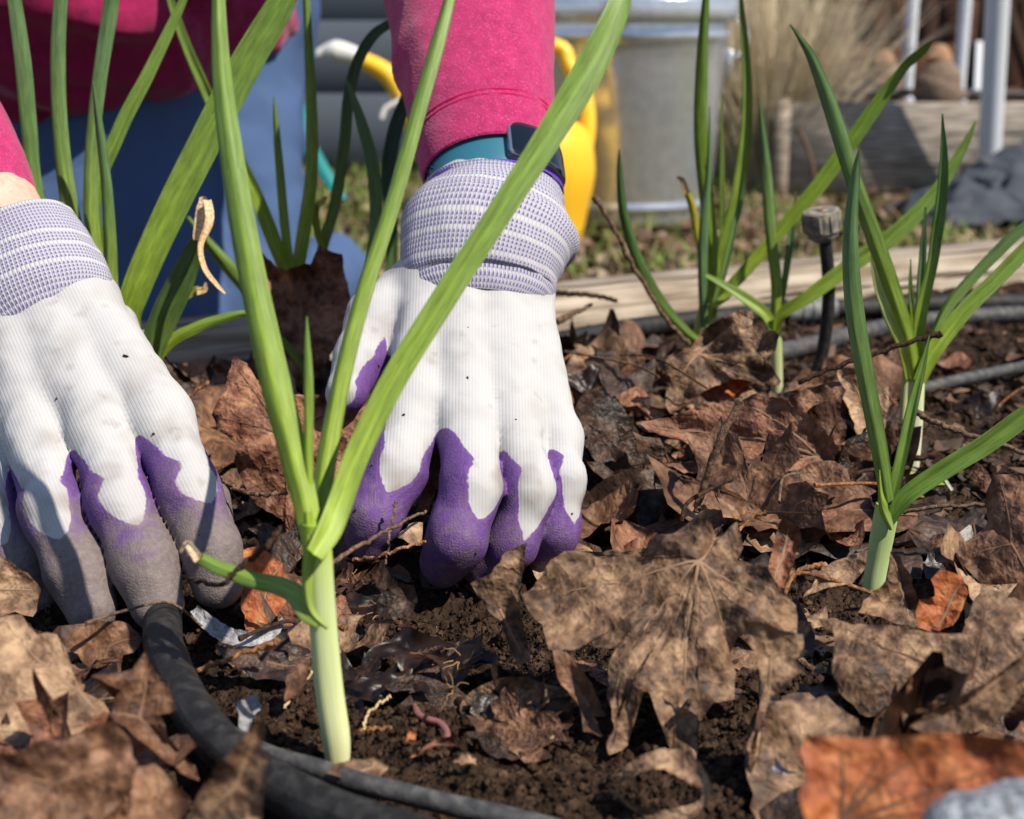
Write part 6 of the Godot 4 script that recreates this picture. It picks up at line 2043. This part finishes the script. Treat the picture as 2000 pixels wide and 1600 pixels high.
func scattered_leaves() -> void:
	rng.seed = 4711
	var protos := []
	for i in 5: protos.append(["maple", proto_leaf("maple", 900 + i)])
	for i in 3: protos.append(["oval", proto_leaf("oval", 920 + i)])
	for i in 4: protos.append(["torn", proto_leaf("torn", 940 + i)])
	var marks := LANDMARKS.map(func(l): return [l[0], G(l[1], l[2])])
	var seen := {}
	# [photo area seeds as ground polygon, how many, thickness, colours]
	var areas := [
		[[[1100, 735], [1560, 735], [1760, 800], [1720, 1010], [1560, 1010], [1120, 1010]], 100, 1.2],
		[[[1130, 960], [1740, 960], [1900, 1180], [2060, 1200], [2060, 1420], [1600, 1470], [1400, 1420], [1130, 1120]], 74, 0.9],
		[[[1420, 1380], [2040, 1400], [2060, 1640], [1480, 1640]], 22, 0.6],
		[[[300, 740], [700, 740], [720, 1000], [600, 1120], [470, 1060], [380, 870]], 40, 1.0],
		[[[-60, 1290], [300, 1290], [420, 1360], [420, 1640], [-60, 1660]], 34, 0.9],
		[[[380, 1120], [640, 1120], [640, 1290], [400, 1290]], 12, 0.4],
		[[[1600, 720], [2040, 700], [2060, 1000], [1780, 980]], 9, 0.2],
		[[[700, 1300], [1180, 1300], [1250, 1560], [720, 1480]], 8, 0.1],
		[[[-100, 760], [320, 760], [300, 1100], [-100, 1150]], 16, 0.3],
		[[[1090, 690], [1340, 710], [1300, 780], [1100, 780]], 12, 0.4],
	]
	var hose := [[322, 1262], [345, 1330], [385, 1400], [440, 1465], [530, 1530], [640, 1585], [800, 1640]].map(func(q):
		var g := G(q[0], q[1])
		return Vector2(g.x, g.z))
	# kept clear: the foot of the short right leek, the muddy fingertips, the open soil by the front stalk
	var clear := [[1704, 1170, 0.030], [1715, 1240, 0.034], [1700, 1290, 0.030], [190, 1250, 0.07], [310, 1245, 0.07], [420, 1200, 0.055], [655, 1490, 0.03], [60, 1230, 0.06], [1785, 915, 0.03], [1516, 755, 0.04], [1320, 1440, 0.040], [1190, 1400, 0.03], [1300, 1540, 0.045], [1430, 1420, 0.045]].map(func(q):
		var g := G(q[0], q[1])
		return [Vector2(g.x, g.z), q[2]])
	var flat := [[1400, 790, 0.07], [1390, 850, 0.06], [1450, 900, 0.065], [1330, 1240, 0.06], [1320, 1120, 0.05], [1800, 1330, 0.05], [570, 980, 0.045], [590, 770, 0.05], [1950, 1120, 0.04], [120, 1400, 0.05]].map(func(q):
		var g := G(q[0], q[1])
		return [Vector2(g.x, g.z), q[2]])
	var cols := ["grey-brown", "chestnut", "reddish-brown", "dark brown", "dark brown", "chestnut", "tan", "grey-brown", "dark brown", "chestnut"]
	for ar in areas:
		var poly := PackedVector2Array(ar[0].map(func(q):
			var g := G(q[0], q[1])
			return Vector2(g.x, g.z)))
		var lo := poly[0]
		var hi := poly[0]
		for q in poly:
			lo = lo.min(q)
			hi = hi.max(q)
		var made := 0
		var tries := 0
		while made < ar[1] and tries < 4000:
			tries += 1
			var p := Vector2(rng.randf_range(lo.x, hi.x), rng.randf_range(lo.y, hi.y))
			if not Geometry2D.is_point_in_polygon(p, poly): continue
			if -p.y > board_z(p.x) - (0.14 if p.x > 0.0 else 0.05): continue
			var layer: float = float(made + 1) / ar[1]
			var pr = protos[rng.randi() % (protos.size() - (2 if layer > 0.4 else 0))]
			var y: float = soil_h(p.x, p.y) + 0.005 + mound(p.x, p.y) * layer * ar[2] * 0.85
			var cn: String = cols[rng.randi() % cols.size()]
			if layer < 0.4: cn = ["dark brown", "wet black-brown", "chestnut"][rng.randi() % 3]
			var s := rng.randf_range(0.62, 1.35) if layer > 0.3 else rng.randf_range(0.5, 1.0)
			if ar[2] < 0.3: s *= 0.5
			var reach := 0.012 + s * 0.040
			var blocked := false
			for k in hose.size() - 1:
				if Geometry2D.get_closest_point_to_segment(p, hose[k], hose[k + 1]).distance_to(p) < reach: blocked = true
			for k in clear:
				if k[0].distance_to(p) < maxf(k[1], reach * 0.8): blocked = true
			if blocked: continue
			var low := false                                # under the big leaves the litter lies flat
			for k in flat:
				if k[0].distance_to(p) < k[1]: low = true
			if low: y = soil_h(p.x, p.y) + 0.003
			var here := Vector3(p.x, y, p.y)
			# which one it is
			var sorted := marks.duplicate()
			sorted.sort_custom(func(a, b): return a[1].distance_to(here) < b[1].distance_to(here))
			var d: Vector3 = here - sorted[0][1]
			var rel := ("right of " if d.x > 0 else "left of ") if absf(d.x) > absf(d.z) else ("in front of " if d.z > 0 else "behind ")
			var size := "large" if s > 0.95 else ("medium" if s > 0.72 else "small")
			var lab := "%s %s %s leaf %sthe %s" % [size, cn, pr[0], rel, sorted[0][0]]
			if seen.has(lab): lab += ", towards the " + sorted[1][0]
			if seen.has(lab): lab += (", on top" if layer > 0.6 else ", buried")
			if seen.has(lab) or lab.replace("-", " ").split(" ").size() > 16: continue
			seen[lab] = true
			made += 1
			var o := MeshInstance3D.new()
			o.mesh = pr[1]
			o.name = numbered("dead_leaf")
			add_child(o)
			o.position = here
			o.rotation = Vector3(rng.randf_range(-0.25, 0.95), rng.randf() * TAU, rng.randf_range(-0.5, 0.5))
			if rng.randf() < 0.75:
				o.basis = Basis(Vector3.RIGHT, rng.randf_range(0.1, 0.95)) * Basis(Vector3.FORWARD, rng.randf_range(-0.5, 0.5)) * Basis(Vector3.UP, rng.randf() * TAU)
			if low: o.basis = Basis.from_euler(Vector3(rng.randf_range(-0.15, 0.2), rng.randf() * TAU, rng.randf_range(-0.15, 0.15)))
			o.scale = Vector3.ONE * s
			o.set_surface_override_material(0, M.leaf[cn])
			for k in range(1, o.mesh.get_surface_count()): o.set_surface_override_material(k, M.vein_dark if rng.randf() < 0.5 or cn in ["dark brown", "wet black-brown"] else M.vein)
			tag(o, lab, "dead leaf", "dead leaves of the mulch")

# ================================================================ twigs, roots, worm, stone
func twig(called: String, label: String, cat: String, pts: Array, px0: float, px1: float, m: Material, knob := 0.0) -> void:
	var n := pts.size() * 7
	var path := smooth_path(pts.map(func(q): return P(q[0], q[1], q[2])), n)
	var z: float = pts[0][2]
	var w := noise(60.0, 2, hash(label) % 1000)
	for i in path.size(): path[i] += Vector3(w.get_noise_1d(i * 0.02), w.get_noise_1d(i * 0.02 + 9.0), w.get_noise_1d(i * 0.02 + 19.0)) * 0.0012
	var rad := []
	for i in n + 1:
		var r := lerpf(px0, px1, float(i) / n) * 0.5 * z / F
		if knob > 0.0 and i > n - 3: r *= 1.0 + knob
		rad.append(r)
	tag(obj(called, tube(path, rad, 8, [], true, 1.0, Vector3.ZERO, 0.18, 3), m), label, cat)

func twigs_and_bits() -> void:
	rng.seed = 515
	twig("leaf_stalk", "thin dark stalk leaning over the dark leek leaf, right of the arm", "twig", [[1345, 670, 0.985], [1300, 622, 0.98], [1240, 525, 0.97], [1195, 440, 0.96], [1160, 384, 0.955]], 10, 9, M.twig, 0.6)
	twig("leaf_stalk", "stalk standing up from the big folded leaf", "twig", [[1360, 1000, 0.70], [1385, 920, 0.695], [1410, 850, 0.69], [1448, 782, 0.69]], 15, 15, M.twig, 0.4)
	twig("leaf_stalk", "dark stalk crossing the right-hand leeks from the riser's foot", "twig", [[1560, 748, 0.76], [1640, 714, 0.755], [1740, 680, 0.75], [1840, 650, 0.745]], 10, 10, M.twig_dark, 0.4)
	twig("leaf_stalk", "stalk slanting to the right edge behind the front right leek's leaf", "twig", [[1788, 804, 0.70], [1830, 826, 0.69], [1900, 852, 0.685], [2050, 900, 0.68]], 13, 9, M.twig, 0.0)
	twig("twig", "long thin twig at the right edge below the front right leek's bent leaf", "twig", [[1752, 1004, 0.655], [1800, 994, 0.65], [1900, 986, 0.645], [2050, 984, 0.64]], 8, 7, M.twig, 0.0)
	twig("twig", "straight pale twig lying over the black hose, right of the muddy glove", "twig", [[330, 1328, 0.535], [420, 1296, 0.535], [500, 1268, 0.538], [540, 1252, 0.54]], 9, 12, M.twig_pale, 0.3)
	twig("twig", "dark twig bridging the muddy index finger and the front leek's bent leaf", "twig", [[356, 1126, 0.53], [430, 1142, 0.50], [455, 1120, 0.497], [510, 1075, 0.50], [556, 1030, 0.51]], 9, 12, M.twig_dark, 0.3)
	twig("twig", "brown stem running from the front leek to the right-hand glove's index finger", "twig", [[646, 1098, 0.52], [720, 1056, 0.56], [780, 1022, 0.60], [830, 1000, 0.63]], 10, 7, M.twig, 0.0)
	twig("twig", "pale stem under the index finger of the right-hand glove", "twig", [[690, 1094, 0.62], [740, 1086, 0.615], [790, 1070, 0.615], [830, 1060, 0.62]], 8, 6, M.twig_pale, 0.0)
	twig("twig", "thin stem dropping past the purple index finger of the right-hand glove", "twig", [[772, 980, 0.635], [764, 1030, 0.63], [758, 1070, 0.625], [752, 1110, 0.622]], 6, 4, M.twig, 0.0)
	twig("twig", "short black and brown stick lying against the cuff, above the timber", "twig", [[1080, 574, 1.02], [1120, 574, 1.02], [1165, 578, 1.03], [1206, 588, 1.03]], 12, 8, M.twig_dark, 0.0)
	twig("twig", "reddish broken stick below the short black stick beside the glove", "twig", [[1088, 630, 0.98], [1120, 612, 0.985], [1140, 604, 0.99], [1156, 594, 0.995]], 15, 6, M.twig, 0.0)
	twig("twig", "orange stem sticking out behind the muddy glove", "twig", [[342, 796, 0.80], [375, 770, 0.80], [406, 746, 0.80]], 8, 6, M.twig_pale, 0.3)
	twig("twig", "pale curved twig below the narrow red-brown leaf", "twig", [[1490, 1136, 0.635], [1530, 1128, 0.63], [1580, 1108, 0.63], [1612, 1104, 0.63]], 8, 12, M.twig_pale, 0.0)
	twig("twig", "thin arched stalk between the litter and the narrow red-brown leaf", "twig", [[1440, 1040, 0.66], [1470, 1010, 0.665], [1520, 1000, 0.66], [1596, 1006, 0.65]], 7, 5, M.twig_pale, 0.0)
	twig("twig", "brown stalk at the right under the wide grey mottled leaf", "twig", [[1560, 1290, 0.57], [1600, 1316, 0.565], [1628, 1340, 0.56]], 12, 12, M.twig, 0.0)
	twig("twig", "grey stalk running across the wide grey mottled leaf to the right edge", "twig", [[1700, 1370, 0.53], [1780, 1330, 0.53], [1880, 1292, 0.535], [2000, 1250, 0.54]], 10, 12, M.twig_dark, 0.0)
	twig("twig", "bright straw on the right edge of the wide grey mottled leaf", "straw", [[1888, 1316, 0.53], [1920, 1280, 0.535], [1950, 1246, 0.54]], 8, 8, M.straw, 0.0)
	twig("twig", "brown stick lying on the leaves in the bottom left corner", "twig", [[30, 1450, 0.5], [70, 1430, 0.5], [130, 1400, 0.505]], 14, 10, M.twig_pale, 0.0)
	twig("twig", "slim brown twig in the bottom left leaves, left of the black hose", "twig", [[256, 1480, 0.49], [300, 1520, 0.485], [350, 1560, 0.48]], 12, 9, M.twig, 0.3)
	twig("twig", "brown stalk curving up in the yard litter behind the riser", "twig", [[1592, 372, 2.2], [1588, 330, 2.2], [1575, 285, 2.2], [1560, 252, 2.2]], 7, 11, M.twig, 0.0)
	twig("twig", "dark twig sticking out of the soil by the two-stalked leek", "twig", [[1664, 855, 0.80], [1720, 882, 0.79], [1780, 896, 0.78], [1826, 886, 0.78]], 9, 13, M.twig_dark, 0.3)
	twig("twig", "thin twig lying among the leaves behind the reddish leaning leaf", "twig", [[432, 936, 0.66], [470, 958, 0.655], [520, 966, 0.65], [560, 962, 0.65]], 9, 8, M.twig, 0.0)
	twig("twig", "straw lying on the soil right of the front stalk, bent at one end", "straw", [[712, 1424, 0.515], [716, 1396, 0.518], [740, 1376, 0.52], [762, 1360, 0.522]], 6, 5, M.straw, 0.0)
	twig("twig", "flat pale splinter on the soil right of the front stalk", "straw", [[700, 1430, 0.515], [730, 1424, 0.514], [760, 1420, 0.514]], 10, 8, M.twig_pale, 0.0)
	twig("twig", "thin straw left of the front stalk", "straw", [[556, 1384, 0.52], [580, 1350, 0.525], [612, 1310, 0.53]], 5, 4, M.straw, 0.0)
	# more stalks of the rotted leaves, lying about in the litter
	var marks := LANDMARKS.map(func(l): return [l[0], G(l[1], l[2])])
	var seen := {}
	for i in 60:
		if seen.size() >= 24: break
		var a := G(rng.randf_range(1100, 1980), rng.randf_range(780, 1420)) if i % 4 else G(rng.randf_range(350, 620), rng.randf_range(900, 1300))
		a.y = soil_h(a.x, a.z) + mound(a.x, a.z) + 0.008
		var d := Vector3(rng.randf_range(-1, 1), rng.randf_range(-0.1, 0.35), rng.randf_range(-0.8, 0.8)).normalized() * rng.randf_range(0.03, 0.07)
		var sorted := marks.duplicate()
		sorted.sort_custom(func(x, y): return x[1].distance_to(a) < y[1].distance_to(a))
		var off: Vector3 = a - sorted[0][1]
		var rel := ("right of" if off.x > 0 else "left of") if absf(off.x) > absf(off.z) else ("in front of" if off.z > 0 else "behind")
		var tone: Array = [["brown", M.twig], ["pale", M.twig_pale], ["dark", M.twig_dark]][i % 3]
		var lab := "thin %s leaf stalk lying loose %s the %s" % [tone[0], rel, sorted[0][0]]
		if seen.has(lab): continue
		seen[lab] = true
		var bend := Vector3(rng.randf_range(-0.01, 0.01), rng.randf_range(0.0, 0.008), rng.randf_range(-0.01, 0.01))
		var n := 16
		var path := smooth_path([a, a + d * 0.35 + bend, a + d * 0.7 + bend * 0.6, a + d], n)
		var r0 := rng.randf_range(0.0006, 0.0011)
		tag(obj("leaf_stalk", tube(path, range(n + 1).map(func(k): return r0 * (1.5 if k > n - 2 else 1.0)), 7, [], true, 1.0, Vector3.ZERO, 0.15, i), tone[1]), lab, "twig", "loose leaf stalks in the litter")
	for q in [[690, 1150, 40, 11], [760, 1200, 46, 12], [900, 1290, 40, 13], [930, 1300, 26, 14], [660, 1210, 34, 15], [880, 1350, 30, 16]]:
		var r := RandomNumberGenerator.new()
		r.seed = q[3]
		var t := thing("root", "tangle of fine pale roots %s" % ["right of the front leek's bent leaf", "on the soil under the right-hand glove", "below the wet leaf under the glove", "beside the largest maple leaf's left lobe", "touching the front stalk", "above the earthworm"][q[3] - 11], "roots", G(q[0], q[1], 0.006))
		for k in 5:
			var p := Vector3.ZERO
			var d := Vector3(r.randf_range(-1, 1), r.randf_range(0.0, 0.9), r.randf_range(-0.6, 0.6)).normalized()
			var pts := []
			for i in 6:
				pts.append(p)
				d = (d + Vector3(r.randf_range(-0.7, 0.7), r.randf_range(-0.5, 0.4), r.randf_range(-0.5, 0.5))).normalized()
				p += d * q[2] * 0.2 * 0.53 / F * 1.6
				p.y = maxf(p.y, -0.004)
			obj("strand", tube(smooth_path(pts, 22), range(23).map(func(i): return 0.00040 - 0.000012 * i), 6), M.root, t)
	var wp := [[810, 1378, 0.522], [818, 1396, 0.52], [838, 1406, 0.519], [858, 1412, 0.518], [872, 1428, 0.516], [873, 1446, 0.514]].map(func(q): 
		var g := G(q[0], q[1], 0.006)
		return g)
	var wn := 40
	tag(obj("earthworm", tube(smooth_path(wp, wn), range(wn + 1).map(func(i): return (0.0013 + 0.00008 * sin(i * 2.2)) * (1.0 if i > 3 and i < 38 else 0.75)), 12), M.worm), "small pinkish earthworm on the dark soil in front of the right-hand glove", "earthworm")
	hero("small folded reddish leaf scrap right under the earthworm", "reddish-brown", [850, 1456], 0.010, 55, 0, [[800, 1484], [826, 1462], [850, 1440], [884, 1440], [894, 1460], [860, 1458], [830, 1468]], [], {"amp": 0.002, "curl": 0.003, "step": 0.0015})
	hero("tiny orange leaf chip left of the earthworm", "orange-brown", [802, 1440], 0.008, 50, 0, [[788, 1452], [800, 1424], [814, 1432], [812, 1446]], [], {"amp": 0.001, "step": 0.001})
	hero("yellow-brown chip of leaf below the earthworm", "tan", [910, 1486], 0.007, 45, 0, [[886, 1494], [906, 1470], [930, 1480], [932, 1492], [908, 1492]], [], {"amp": 0.001, "step": 0.001})
	hero("pale chip of wood by the muddy glove, on the soil left of the front stalk", "silver-grey", [480, 1390], 0.012, 55, 0, [[462, 1372], [500, 1352], [512, 1378], [496, 1400], [488, 1440], [466, 1420]], [], {"amp": 0.002, "step": 0.0015})
	hero("little pale leaf chip in the soil left of the largest maple leaf", "tan", [1090, 1440], 0.008, 55, 0, [[1070, 1446], [1082, 1428], [1096, 1424], [1100, 1440], [1090, 1450]], [], {"amp": 0.001, "step": 0.001})
	# the blurred grey stone in the corner
	var s := P(1945, 1578, 0.335)
	var st := nets([[Vector3(-0.006, -0.012, 0), Vector3(0.010, -0.010, -0.004), 0.0125, 0.0135], [Vector3(-0.002, -0.018, 0.0), Vector3(0.006, -0.022, -0.002), 0.014, 0.015]], 0.0016, 0.002, func(p: Vector3) -> float: return 0.0022 * n_clod.get_noise_3dv(p * 0.7))
	var so := obj("stone", commit(st[0], st[1]), M.stone)
	so.position = s
	tag(so, "blurred grey stone poking into the bottom right corner", "stone")
